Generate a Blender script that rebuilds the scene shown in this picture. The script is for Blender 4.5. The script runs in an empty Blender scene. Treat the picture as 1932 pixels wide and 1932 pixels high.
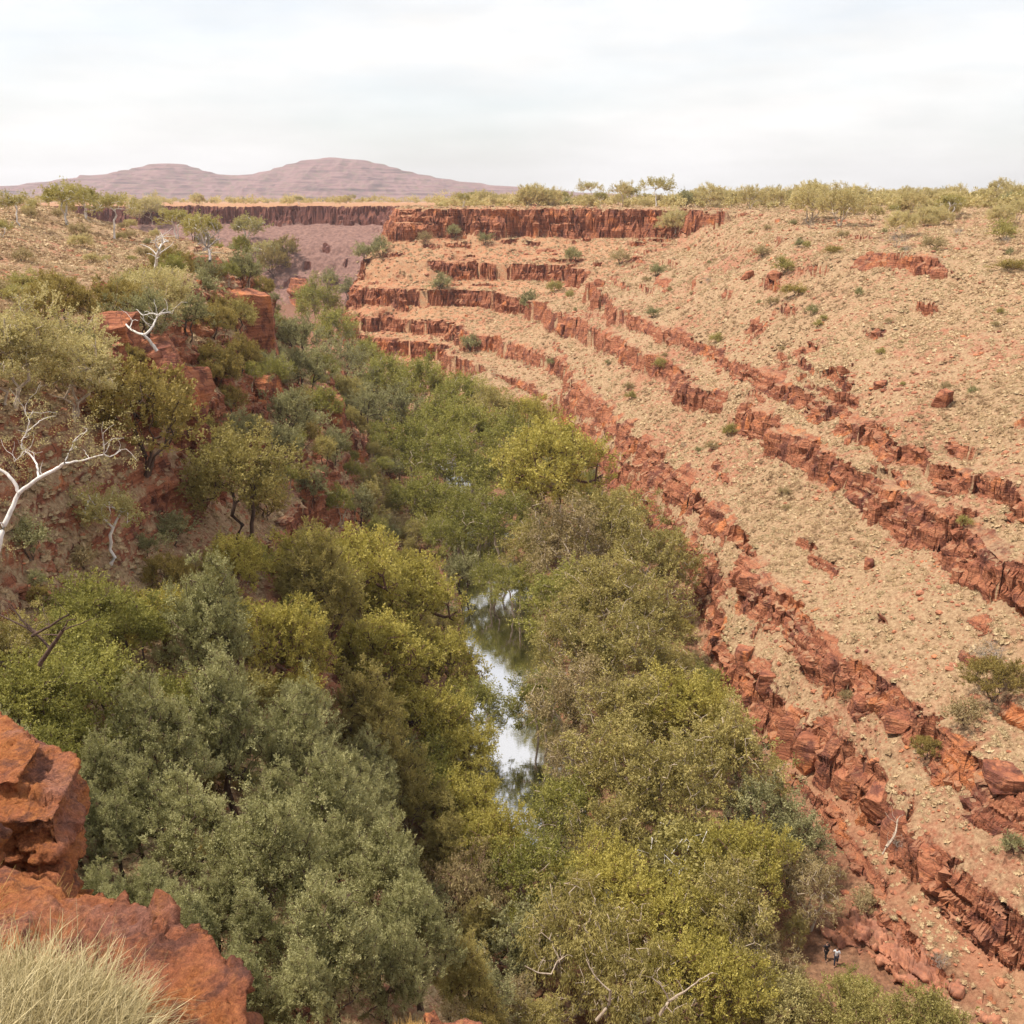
import bpy, math, random
import numpy as np
from mathutils import Vector, Matrix, Quaternion

SC = bpy.context.scene
COL = SC.collection
R = math.radians

# ------------------------------------------------------------------ camera
CAMZ = 60.0
PITCH = R(16.9)
cam_d = bpy.data.cameras.new('camera')
cam = bpy.data.objects.new('camera', cam_d)
COL.objects.link(cam)
cam.location = (0, 0, CAMZ)
cam.rotation_euler = (R(90) - PITCH, 0, 0)
cam_d.sensor_width = 36.0
cam_d.lens = 36.0
cam_d.clip_start = 0.1
cam_d.clip_end = 30000.0
SC.camera = cam

# ------------------------------------------------------------------ light
SUN_EL, SUN_AZ = R(63), R(-95)      # azimuth measured clockwise from +y (view direction)
SC.view_settings.view_transform = 'Standard'
SC.view_settings.look = 'None'
SC.view_settings.gamma = 1.0
SC.view_settings.use_curve_mapping = False
SC.view_settings.exposure = 0.72

world = bpy.data.worlds.new('World')
SC.world = world
world.use_nodes = True
wn = world.node_tree
wn.nodes.clear()
def wnode(t): return wn.nodes.new(t)
w_out = wnode('ShaderNodeOutputWorld')
w_bg = wnode('ShaderNodeBackground')
w_bg.inputs['Strength'].default_value = 0.125
w_sky = wnode('ShaderNodeTexSky')
w_sky.sky_type = 'NISHITA'
w_sky.sun_disc = False
w_sky.sun_elevation = SUN_EL
w_sky.sun_rotation = SUN_AZ
w_sky.dust_density = 2.0
w_sky.air_density = 1.0
w_tc = wnode('ShaderNodeTexCoord')
w_map = wnode('ShaderNodeMapping')
w_map.inputs['Scale'].default_value = (1.0, 1.0, 4.5)
w_map.inputs['Location'].default_value = (3.1, 0.4, 0.2)
w_n1 = wnode('ShaderNodeTexNoise')
w_n1.inputs['Scale'].default_value = 2.3
w_n1.inputs['Detail'].default_value = 7
w_n1.inputs['Roughness'].default_value = 0.55
w_ramp = wnode('ShaderNodeMapRange')
w_ramp.inputs['From Min'].default_value = 0.36
w_ramp.inputs['From Max'].default_value = 0.62
w_ramp.inputs['To Min'].default_value = 0.55
w_ramp.inputs['To Max'].default_value = 1.0
w_n2 = wnode('ShaderNodeTexNoise')
w_n2.inputs['Scale'].default_value = 9.0
w_n2.inputs['Detail'].default_value = 6
w_cl = wnode('ShaderNodeMapRange')
w_cl.inputs['From Min'].default_value = 0.3
w_cl.inputs['From Max'].default_value = 0.7
w_cl.inputs['To Min'].default_value = 4.85
w_cl.inputs['To Max'].default_value = 5.5
w_cc = wnode('ShaderNodeCombineColor')
w_mix = wnode('ShaderNodeMix'); w_mix.data_type = 'RGBA'
L = wn.links
L.new(w_tc.outputs['Generated'], w_map.inputs['Vector'])
L.new(w_map.outputs['Vector'], w_n1.inputs['Vector'])
L.new(w_map.outputs['Vector'], w_n2.inputs['Vector'])
L.new(w_n1.outputs['Fac'], w_ramp.inputs['Value'])
L.new(w_n2.outputs['Fac'], w_cl.inputs['Value'])
w_m1 = wnode('ShaderNodeMath'); w_m1.operation = 'MULTIPLY'; w_m1.inputs[1].default_value = 0.985
w_m2 = wnode('ShaderNodeMath'); w_m2.operation = 'MULTIPLY'; w_m2.inputs[1].default_value = 0.965
L.new(w_cl.outputs['Result'], w_m1.inputs[0])
L.new(w_cl.outputs['Result'], w_m2.inputs[0])
L.new(w_cl.outputs['Result'], w_cc.inputs['Red'])
L.new(w_m1.outputs[0], w_cc.inputs['Green'])
L.new(w_m2.outputs[0], w_cc.inputs['Blue'])
L.new(w_ramp.outputs['Result'], w_mix.inputs['Factor'])
L.new(w_sky.outputs['Color'], w_mix.inputs['A'])
L.new(w_cc.outputs['Color'], w_mix.inputs['B'])
L.new(w_mix.outputs['Result'], w_bg.inputs['Color'])
L.new(w_bg.outputs['Background'], w_out.inputs['Surface'])

sun_d = bpy.data.lights.new('sun', 'SUN')
sun_d.energy = 3.6
sun_d.angle = R(4)
sun_d.color = (1.0, 0.92, 0.80)
sun = bpy.data.objects.new('sun', sun_d)
COL.objects.link(sun)
_sd = Vector((math.sin(SUN_AZ) * math.cos(SUN_EL), math.cos(SUN_AZ) * math.cos(SUN_EL), math.sin(SUN_EL)))
sun.rotation_euler = _sd.to_track_quat('Z', 'Y').to_euler()

# ------------------------------------------------------------------ helpers
def tag(o, label=None, cat=None, group=None, kind=None):
    if label: o['label'] = label
    if cat: o['category'] = cat
    if group: o['group'] = group
    if kind: o['kind'] = kind
    return o

def link_mesh(name, V, F, mat=None, parent=None, smooth=True, attrs=None):
    """V (n,3) float array; F (m,3) or (m,4) int array, or a list of such arrays"""
    V = np.asarray(V, np.float32)
    Fs = F if isinstance(F, list) else [F]
    me = bpy.data.meshes.new(name)
    me.vertices.add(len(V))
    me.vertices.foreach_set('co', V.ravel())
    nl = sum(f.size for f in Fs); nf = sum(len(f) for f in Fs)
    me.loops.add(nl); me.polygons.add(nf)
    me.loops.foreach_set('vertex_index', np.concatenate([f.ravel() for f in Fs]).astype(np.int32))
    tot = np.concatenate([np.full(len(f), f.shape[1], np.int32) for f in Fs])
    st = np.concatenate([[0], np.cumsum(tot)[:-1]]).astype(np.int32)
    me.polygons.foreach_set('loop_start', st)
    me.polygons.foreach_set('use_smooth', np.full(nf, smooth, bool))
    me.update(calc_edges=True)
    if attrs:
        for k, a in attrs.items():
            at = me.attributes.new(k, 'FLOAT', 'POINT')
            at.data.foreach_set('value', np.asarray(a, np.float32).ravel())
    if mat: me.materials.append(mat)
    o = bpy.data.objects.new(name, me)
    COL.objects.link(o)
    if parent: o.parent = parent
    return o

# ---- numpy noise
def _h(ix, iy, iz, s):
    n = (ix.astype(np.int64) * 374761393 + iy.astype(np.int64) * 668265263 + iz.astype(np.int64) * 2147483647 // 3 + s * 1274126177) & 0xFFFFFFFF
    n = ((n ^ (n >> 13)) * 1274126177) & 0xFFFFFFFF
    n = ((n ^ (n >> 16)) * 2246822519) & 0xFFFFFFFF
    return ((n ^ (n >> 15)) & 0xFFFFFF).astype(np.float32) / 16777216.0
def vn2(x, y, s=0):
    ix = np.floor(x); iy = np.floor(y); fx = x - ix; fy = y - iy
    fx = fx * fx * (3 - 2 * fx); fy = fy * fy * (3 - 2 * fy)
    z = np.zeros_like(ix)
    a = _h(ix, iy, z, s); b = _h(ix + 1, iy, z, s); c = _h(ix, iy + 1, z, s); d = _h(ix + 1, iy + 1, z, s)
    return (a + (b - a) * fx) * (1 - fy) + (c + (d - c) * fx) * fy - 0.5
def vn3(x, y, z, s=0):
    ix = np.floor(x); iy = np.floor(y); iz = np.floor(z)
    fx = x - ix; fy = y - iy; fz = z - iz
    fx = fx * fx * (3 - 2 * fx); fy = fy * fy * (3 - 2 * fy); fz = fz * fz * (3 - 2 * fz)
    r = 0
    for k in (0, 1):
        a = _h(ix, iy, iz + k, s); b = _h(ix + 1, iy, iz + k, s); c = _h(ix, iy + 1, iz + k, s); d = _h(ix + 1, iy + 1, iz + k, s)
        v = (a + (b - a) * fx) * (1 - fy) + (c + (d - c) * fx) * fy
        r = r + v * (fz if k else 1 - fz)
    return r - 0.5
def fb2(x, y, sc, o=4, s=0, g=0.5):
    r = 0; a = 1.0
    for i in range(o):
        r = r + a * vn2(x / sc + 17.3 * i, y / sc - 9.1 * i, s + i); sc = sc * 0.5; a *= g
    return r
def fb3(x, y, z, sc, o=3, s=0, g=0.5):
    r = 0; a = 1.0
    for i in range(o):
        r = r + a * vn3(x / sc + 17.3 * i, y / sc - 9.1 * i, z / sc + 5.7 * i, s + i); sc = sc * 0.5; a *= g
    return r
def cell2(x, y, sc, s=0):
    """random value pair of the nearest jittered cell, and distance gap to the second nearest"""
    x = x / sc; y = y / sc
    ix = np.floor(x); iy = np.floor(y); z = np.zeros_like(ix)
    b1 = np.full(x.shape, 9.0, np.float32); b2 = b1.copy(); r1 = np.zeros(x.shape, np.float32); r2 = r1.copy()
    for dx in (-1, 0, 1):
        for dy in (-1, 0, 1):
            cx = ix + dx; cy = iy + dy
            px = cx + _h(cx, cy, z, s); py = cy + _h(cx, cy, z + 1, s)
            d = np.sqrt((px - x) ** 2 + (py - y) ** 2)
            m = d < b1
            b2 = np.where(m, b1, np.minimum(b2, d)); b1 = np.where(m, d, b1)
            r1 = np.where(m, _h(cx, cy, z + 2, s), r1); r2 = np.where(m, _h(cx, cy, z + 3, s), r2)
    return r1, r2, b2 - b1
def facets(x, y, z, sc, s=0):
    """fracture planes: every jittered 3-D cell is cut by a plane of its own"""
    x = x / sc; y = y / sc; z = z / sc
    ix = np.floor(x); iy = np.floor(y); iz = np.floor(z)
    b1 = np.full(x.shape, 9.0); r = np.zeros(x.shape)
    for dx in (-1, 0, 1):
        for dy in (-1, 0, 1):
            for dz in (-1, 0, 1):
                cx = ix + dx; cy = iy + dy; cz = iz + dz
                qx = x - cx - _h(cx, cy, cz, s); qy = y - cy - _h(cx, cy, cz, s + 1); qz = z - cz - _h(cx, cy, cz, s + 2)
                d = qx * qx + qy * qy + qz * qz; m = d < b1
                v = qx * (_h(cx, cy, cz, s + 3) - 0.5) + qy * (_h(cx, cy, cz, s + 4) - 0.5) + qz * (_h(cx, cy, cz, s + 5) - 0.5) * 1.5 + (_h(cx, cy, cz, s + 6) - 0.5) * 0.55
                b1 = np.where(m, d, b1); r = np.where(m, v, r)
    return r * sc
def ss(a, b, x):
    t = np.clip((x - a) / (b - a), 0, 1); return t * t * (3 - 2 * t)

# ---- picture coordinates (1932 px wide copy of the photograph) to viewing rays
CP, SP = math.cos(PITCH), math.sin(PITCH)
def ray(px, py):
    u = (px - 966) / 1932.0; v = (py - 966) / 1932.0
    return u, CP - v * SP, -(SP + v * CP)
def at_z(px, py, z):
    u, f, d = ray(px, py); t = (CAMZ - z) / (-d)
    return u * t, f * t

# ------------------------------------------------------------------ the lie of the land
def Zoff(y): return ss(200, 400, y)
C = {}
def px_line(z, pts, z2=None):
    out = []
    for p in pts:
        zz = z
        if z2 is not None:
            for _ in range(6):
                x, y = at_z(p[0], p[1], zz); zz = z + (z2 - z) * float(Zoff(y))
        out.append(at_z(p[0], p[1], zz))
    return out
C0 = [(60, -60), (52, 10), (40, 40)] + px_line(1.5, [(1740, 1900), (1600, 1760), (1500, 1600), (1420, 1450), (1340, 1310), (1290, 1200), (1240, 1080), (1160, 960), (1090, 875), (1020, 805), (950, 765), (850, 725), (760, 706), (690, 694)]) + [(-72, 412), (-76, 450), (-82, 560), (-100, 596), (-200, 600), (-420, 590)]
C1 = [(75, -60), (66, 10), (54, 40)] + px_line(7, [(1932, 1810), (1850, 1715), (1740, 1630), (1650, 1540), (1560, 1460), (1500, 1395), (1440, 1320), (1395, 1260), (1345, 1180), (1300, 1090), (1250, 1015), (1180, 930), (1110, 855), (1050, 800), (970, 748), (910, 700), (850, 666), (760, 656), (690, 651)]) + [(-69, 420), (-72, 450), (-78, 570), (-95, 606), (-200, 612), (-420, 602)]
C2 = [(79, -60), (70, 10), (59, 40)] + px_line(14, [(1932, 1530), (1840, 1470), (1745, 1372), (1680, 1375), (1610, 1315), (1550, 1255), (1495, 1195), (1440, 1125), (1365, 1080), (1300, 1000), (1235, 930), (1165, 850), (1080, 775), (1000, 735), (960, 708), (925, 676), (850, 624), (760, 612), (690, 608)]) + [(-67, 425), (-70, 455), (-76, 580), (-92, 616), (-200, 623), (-420, 613)]
C3 = [(98, -60), (88, 10), (72, 45)] + px_line(24, [(1932, 1140), (1850, 1075), (1780, 1020), (1700, 985), (1620, 920), (1540, 870), (1450, 810), (1380, 765), (1330, 745), (1280, 712), (1220, 685), (1140, 640), (1080, 612), (1040, 598), (1000, 578), (930, 565), (850, 561), (750, 560), (665, 560)]) + [(-65, 432), (-68, 460), (-74, 590), (-90, 630), (-200, 640), (-420, 630)]
C4 = [(104, -60), (94, 10), (79, 45)] + px_line(28.5, [(1932, 1000), (1860, 955), (1780, 925), (1700, 875), (1620, 828), (1550, 790), (1480, 755), (1420, 722), (1350, 676), (1290, 645), (1210, 612), (1130, 585)], 33.5) + [(24, 370), (22, 405), (8, 420), (-12, 424), (-32, 424), (-50, 424), (-60, 432), (-64, 460), (-72, 600), (-88, 642), (-200, 655), (-420, 645)]
C5 = [(116, -60), (106, 10), (90, 45)] + px_line(34.5, [(1932, 820), (1830, 780), (1740, 748), (1640, 718), (1570, 690), (1480, 648), (1420, 622), (1360, 600), (1300, 575)], 40) + [(43, 345), (44, 390), (36, 420), (15, 436), (-10, 437), (-35, 437), (-52, 437), (-60, 455), (-69, 610), (-85, 668), (-200, 676), (-420, 668)]
C6 = [(150, -60), (135, 10), (115, 60), (98, 110)] + [(84, 165), (74, 195), (66, 225), (65, 260), (67, 295), (69, 340), (70, 390), (64, 425), (48, 446), (25, 452), (0, 449), (-25, 453), (-48, 447), (-55, 462), (-66, 620), (-82, 690), (-200, 698), (-420, 690)]
C7 = [(230, -60), (215, 10), (190, 60), (160, 110), (140, 165), (128, 225), (120, 295), (118, 390), (100, 470), (60, 500), (0, 500), (-20, 520), (-30, 700), (-60, 760), (-420, 770)]
D0 = [(48, -10), (34, 25), (14, 52), (-3, 68), (-10, 88), (-12, 110), (-13, 130), (-14, 160), (-20, 195), (-26, 225), (-36, 270), (-46, 314), (-62, 345), (-90, 365), (-150, 372), (-420, 370)]
D6 = [(22, -60), (12, -12), (5, 2), (0, 4.5), (-5, 6.5), (-11, 11), (-17, 18), (-25, 27), (-30, 39), (-33, 58), (-34, 80), (-36, 105), (-40, 130), (-46, 165), (-52, 205), (-60, 240), (-78, 262), (-120, 275), (-420, 290)]
D7 = [(-60, -60), (-62, -10), (-66, 60), (-72, 100), (-78, 140), (-86, 190), (-100, 225), (-140, 238), (-420, 240)]
LEV = [(C0, 0), (C1, 1), (C2, 2), (C3, 3), (C4, 4), (C5, 5), (C6, 6), (C7, 7), (D0, 0), (D6, 6), (D7, 7)]
# the right-hand contours must stay in order up the slope
def _xat(poly, y):
    best = None
    for (x0, y0), (x1, y1) in zip(poly, poly[1:]):
        if y0 <= y <= y1: best = x0 + (x1 - x0) * (y - y0) / (y1 - y0 + 1e-9); break
    return best
for lo, hi, gap in ((C0, C1, 2.0), (C1, C2, 2.0), (C2, C3, 4.0), (C3, C4, 3.4), (C4, C5, 5.0)):
    for i, (x, y) in enumerate(hi):
        if y < 325 and x > 0:
            xl = _xat(lo, y)
            if xl is not None and x < xl + gap: hi[i] = (xl + gap, y)

GX0, GX1, GY0, GY1, GS = -420.0, 340.0, -60.0, 860.0, 1.25
def solve_field():
    def raster(step):
        nx = int((GX1 - GX0) / step) + 1; ny = int((GY1 - GY0) / step) + 1
        fix = np.full((ny, nx), np.nan, np.float32)
        fix[:, -1] = 7; fix[-1, :] = 7
        for poly, v in LEV:
            for (x0, y0), (x1, y1) in zip(poly, poly[1:]):
                n = int(max(abs(x1 - x0), abs(y1 - y0)) / step * 2) + 2
                t = np.linspace(0, 1, n)
                i = np.round((x0 + (x1 - x0) * t - GX0) / step).astype(int); j = np.round((y0 + (y1 - y0) * t - GY0) / step).astype(int)
                ok = (i >= 0) & (i < nx) & (j >= 0) & (j < ny)
                fix[j[ok], i[ok]] = v
        return fix
    S = None
    for step in (20.0, 10.0, 5.0, 2.5, GS):
        fix = raster(step); m = ~np.isnan(fix); ny, nx = fix.shape
        if S is None: S = np.full((ny, nx), 4.0, np.float32)
        else:
            jj = np.clip(np.arange(ny) * (S.shape[0] - 1) / (ny - 1), 0, S.shape[0] - 1.001); ii = np.clip(np.arange(nx) * (S.shape[1] - 1) / (nx - 1), 0, S.shape[1] - 1.001)
            j0 = jj.astype(int)[:, None]; i0 = ii.astype(int)[None]; fj = (jj - jj.astype(int))[:, None]; fi = (ii - ii.astype(int))[None]
            S = (S[j0, i0] * (1 - fj) * (1 - fi) + S[j0 + 1, i0] * fj * (1 - fi) + S[j0, i0 + 1] * (1 - fj) * fi + S[j0 + 1, i0 + 1] * fj * fi).astype(np.float32)
        S[m] = fix[m]
        for it in range(400 if step > 4 else (250 if step > 2 else 120)):
            P = np.pad(S, 1, mode='edge')
            S = (P[:-2, 1:-1] + P[2:, 1:-1] + P[1:-1, :-2] + P[1:-1, 2:]) * 0.25
            S[m] = fix[m]
    for it in range(3):
        P = np.pad(S, 1, mode='edge')
        S = (P[:-2, 1:-1] + P[2:, 1:-1] + P[1:-1, :-2] + P[1:-1, 2:] + 2 * P[1:-1, 1:-1]) / 6
    gy, gx = np.gradient(S, GS)
    G = np.hypot(gx, gy).astype(np.float32)
    for it in range(8):
        P = np.pad(G, 1, mode='edge')
        G = (P[:-2, 1:-1] + P[2:, 1:-1] + P[1:-1, :-2] + P[1:-1, 2:] + 2 * P[1:-1, 1:-1]) / 6
    return S, G
SF, GF = solve_field()
def samp(A, x, y):
    fx = np.clip((x - GX0) / GS, 0, A.shape[1] - 1.001); fy = np.clip((y - GY0) / GS, 0, A.shape[0] - 1.001)
    i = fx.astype(int); j = fy.astype(int); fx = fx - i; fy = fy - j
    return A[j, i] * (1 - fx) * (1 - fy) + A[j, i + 1] * fx * (1 - fy) + A[j + 1, i] * (1 - fx) * fy + A[j + 1, i + 1] * fx * fy

CREEK = [(30, 20), (22, 50), (9, 74), (1.5, 94), (0.5, 105), (0.8, 118), (-0.8, 130), (-2.3, 142), (-4, 160), (-7, 185), (-10, 215), (-18, 260), (-34, 315), (-62, 372), (-110, 420), (-250, 470)]
CREEKW = [0.6, 0.6, 1.2, 5.0, 5.8, 5.2, 5.2, 5.6, 6, 6, 5, 5, 5, 5, 6, 6]
def poly_dist(x, y, pts, ws=None):
    best = np.full(np.shape(x), 1e9, np.float32); bw = np.zeros(np.shape(x), np.float32)
    for k in range(len(pts) - 1):
        (x0, y0), (x1, y1) = pts[k], pts[k + 1]
        dx, dy = x1 - x0, y1 - y0
        t = np.clip(((x - x0) * dx + (y - y0) * dy) / (dx * dx + dy * dy), 0, 1)
        d = np.hypot(x - x0 - dx * t, y - y0 - dy * t)
        m = d < best; best = np.where(m, d, best)
        if ws: bw = np.where(m, ws[k] + (ws[k + 1] - ws[k]) * t, bw)
    return best, bw
CLX = [p[0] for p in D0][:14]; CLY = [p[1] for p in D0][:14]
def leftness(x, y):
    mid = np.interp(y, [-60, 25, 60, 100, 160, 225, 314, 372, 400], [60, 36, 20, 6, 2, -6, -28, -60, -100])
    return np.where(y > 400, 0.0, ss(4, -4, x - mid))

# cliff bands: position in the field S, right-hand z bottom/top (near, far), left z, mask amount
#        S     zb    zt    zb_far zt_far
BANDS = [(1.0, 5.6, 8.0, 4.2, 10.0), (2.0, 12.2, 14.1, 11.2, 16.0), (3.0, 22.6, 25.7, 20.5, 26.3), (4.0, 27.9, 29.7, 30.0, 36.0), (5.0, 33.6, 35.4, 39.5, 40.5), (6.0, 47.5, 50.0, 45.5, 56.5)]
EXTRA = [(0.45, 0.9, 0.55, 1), (2.45, 0.9, 0.33, 2), (2.75, 0.8, 0.25, 3), (4.45, 1.7, 0.42, 4), (4.75, 1.5, 0.34, 14), (5.3, 1.9, 0.42, 5), (5.62, 1.9, 0.44, 6), (5.85, 1.5, 0.36, 16), (6.25, 1.2, 0.34, 7), (1.5, 2.0, 0.12, 8), (3.5, 1.0, 0.3, 9)]
def terrain(x, y, detail=True):
    x = np.asarray(x, np.float32); y = np.asarray(y, np.float32)
    lft = leftness(x, y)
    far = ss(220, 380, y)
    if detail:
        amp = 0.5 + 0.5 * ss(40, 90, np.hypot(x, y))
        wx = 3.2 * amp * fb2(x, y, 22, 3, 11) + 1.5 * fb2(x, y, 5, 2, 21); wy = 3.2 * amp * fb2(x, y, 22, 3, 31) + 1.5 * fb2(x, y, 5, 2, 41)
        c1, c2, cg = cell2(x + 1.2 * vn2(x / 2, y / 2, 77), y, 3.4, 5)
        c3, c4, cg2 = cell2(x, y, 1.5, 9)
        nearl = lft * ss(130, 70, y)
        k = (1 + 0.9 * far) * (1 - 0.6 * nearl)
        c5, c6, _ = cell2(x, y, 8.0, 15)
        xw = x + wx + k * (1.3 * (c1 - 0.5) + 0.4 * (1 - far) * (c3 - 0.5) + 1.5 * (c5 - 0.5)); yw = y + wy + k * (1.3 * (c2 - 0.5) + 0.4 * (1 - far) * (c4 - 0.5) + 1.5 * (c6 - 0.5))
        hd = ss(418, 440, y) * (1 - ss(470, 500, y)) * ss(-75, -60, x)
        crev = ss(0.62, 0.8, vn2(x / 5.5, np.zeros_like(x), 444) + 0.5)
        yw = yw + hd * (-3.5 * crev - 1.5 * (vn2(x / 12.0, np.zeros_like(x), 445)))
    else:
        xw, yw = x, y
    Sb = samp(SF, xw, yw); G = np.maximum(samp(GF, x, y), 0.012)
    Sb = np.where(Sb < 0.02, 0, Sb)
    S = samp(SF, x + wx, y + wy) if detail else Sb
    S = np.where(S < 0.02, 0, S)
    zr = 1.7 + 0 * x; rock = np.zeros_like(x)
    prevt_n, prevt_f = 1.7, 1.7
    n1 = lambda s, sc: fb2(x, y, sc, 2, 300 + s)
    for k, (p, zb, zt, zbf, ztf) in enumerate(BANDS):
        bn = zb + (zbf - zb) * far; tn = zt + (ztf - zt) * far
        pt = prevt_n + (prevt_f - prevt_n) * far
        m = np.array([0.97, 0.93, 0.95, 0.72, 0.42, 0.25])[k]
        if k == 5: m = np.maximum(m, ss(385, 410, y)) ; m = np.maximum(m, lft * 0.8)
        if k == 4: m = m * (1 - ss(360, 400, y) * 0.8)
        if k >= 3: m = np.maximum(m, lft * 0.7)
        if k < 5: m = m * (1 - 0.75 * ss(470, 540, y))
        nn = n1(k * 7, 14) + 0.5
        m = m * (1 - 0.75 * nearl) if detail else m
        mk = ss(0, 0.12, m * 1.15 - nn) if detail else (m > 0.5)
        zr = zr + (bn - pt) * np.clip(S - p + 1, 0, 1)
        w = G * (0.95 + 0.9 * np.clip(n1(50 + k, 9) + 0.35, 0, 1) * 2)
        if k == 5: w = w * (1 + 1.5 * ss(400, 420, y))
        t = np.clip((Sb - p) / w + 0.5, 0, 1)
        ts = (np.floor(t * 4) + ss(0.3, 0.7, t * 4 - np.floor(t * 4))) / 4
        tr = np.clip((S - p) / 0.7 + 0.5, 0, 1)
        zr = zr + (tn - bn) * (mk * (0.25 * t + 0.75 * ts) + (1 - mk) * tr)
        rock = np.maximum(rock, mk * ss(0, 0.1, t) * (1 - ss(0.97, 1.0, t)))
        if detail:   # blocks standing just on the rim of the band
            rim = mk * ss(1.0, 0.0, np.abs(Sb - p - w * 0.9) / (w * 1.6))
            zr = zr + rim * 0.55 * (c1 - 0.35) ; rock = np.maximum(rock, rim * (c1 > 0.55) * 0.8)
        prevt_n, prevt_f = zt, ztf
    zr = zr + (57.0 - prevt_n - (prevt_f - prevt_n) * far) * np.clip(S - 6, 0, 1) * (1 - 0.85 * 0)
    if detail:
        for (p, h, prob, sd) in EXTRA:
            nn = n1(100 + sd, 11) + 0.5
            mk = ss(0, 0.1, (prob - 0.3 * ss(470, 540, y) + 0.25 * lft * (1 - nearl) - 0.15 * nearl) - nn)
            w = G * 0.8
            t = np.clip((Sb - p) / w + 0.5, 0, 1)
            relax = np.clip((S - p) / 0.5 + 0.5, 0, 1)
            zr = zr + h * mk * (t - relax)
            rock = np.maximum(rock, mk * ss(0, 0.1, t) * (1 - ss(0.95, 1.0, t)))
    # left wall: same strata, but the rim lies lower and rises gently to the plateau
    rl = zr - lft * 1.5 * ss(5.4, 6.3, S)
    z = rl
    # shape of the plateau
    z = z + ss(6, 7, S) * (1.2 * fb2(x, y, 90, 3, 60) + ss(80, 260, x) * 3.0)
    z = z + 3.0 * ss(5.6, 6.6, S) * lft * ss(-62, -100, x) * ss(120, 190, y) * ss(330, 280, y)
    # the spur the photographer stands on
    d = np.hypot(x + 5, y + 4)
    z = np.maximum(z, z * 0 + np.where(d < 40, 58.0 - 0.33 * d - 4.2 * np.clip(d - 9.0, 0, 40) ** 1.05 * 0.55, -99) + (fb2(x, y, 3, 3, 70) * 1.0 if detail else 0))
    # creek
    cd, cw = poly_dist(x, y, CREEK, CREEKW)
    fl = ss(1.0, 0.0, S)
    bank = cw * (1.0 + (0.5 * fb2(x, y, 9, 3, 80) if detail else 0))
    z = z - fl * 2.6 * ss(1.35, 0.75, cd / bank)
    if detail:
        soft = (1 - rock)
        z = z + soft * (0.5 * fb2(x, y, 3.0, 3, 90) + 1.3 * fb2(x, y, 15, 3, 95) * ss(0.1, 0.8, S)) + 0.16 * np.clip(0.3 - np.sqrt(cg2), 0, 1) * soft
        st, _, _ = cell2(x, y, 1.1, 33)
        z = z + soft * ss(0, 0.3, S) * 0.25 * np.clip(st - 0.6, 0, 1) * ss(0.0, 0.3, cell2(x, y, 1.1, 33)[2])
    return z, S, rock, lft
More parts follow.
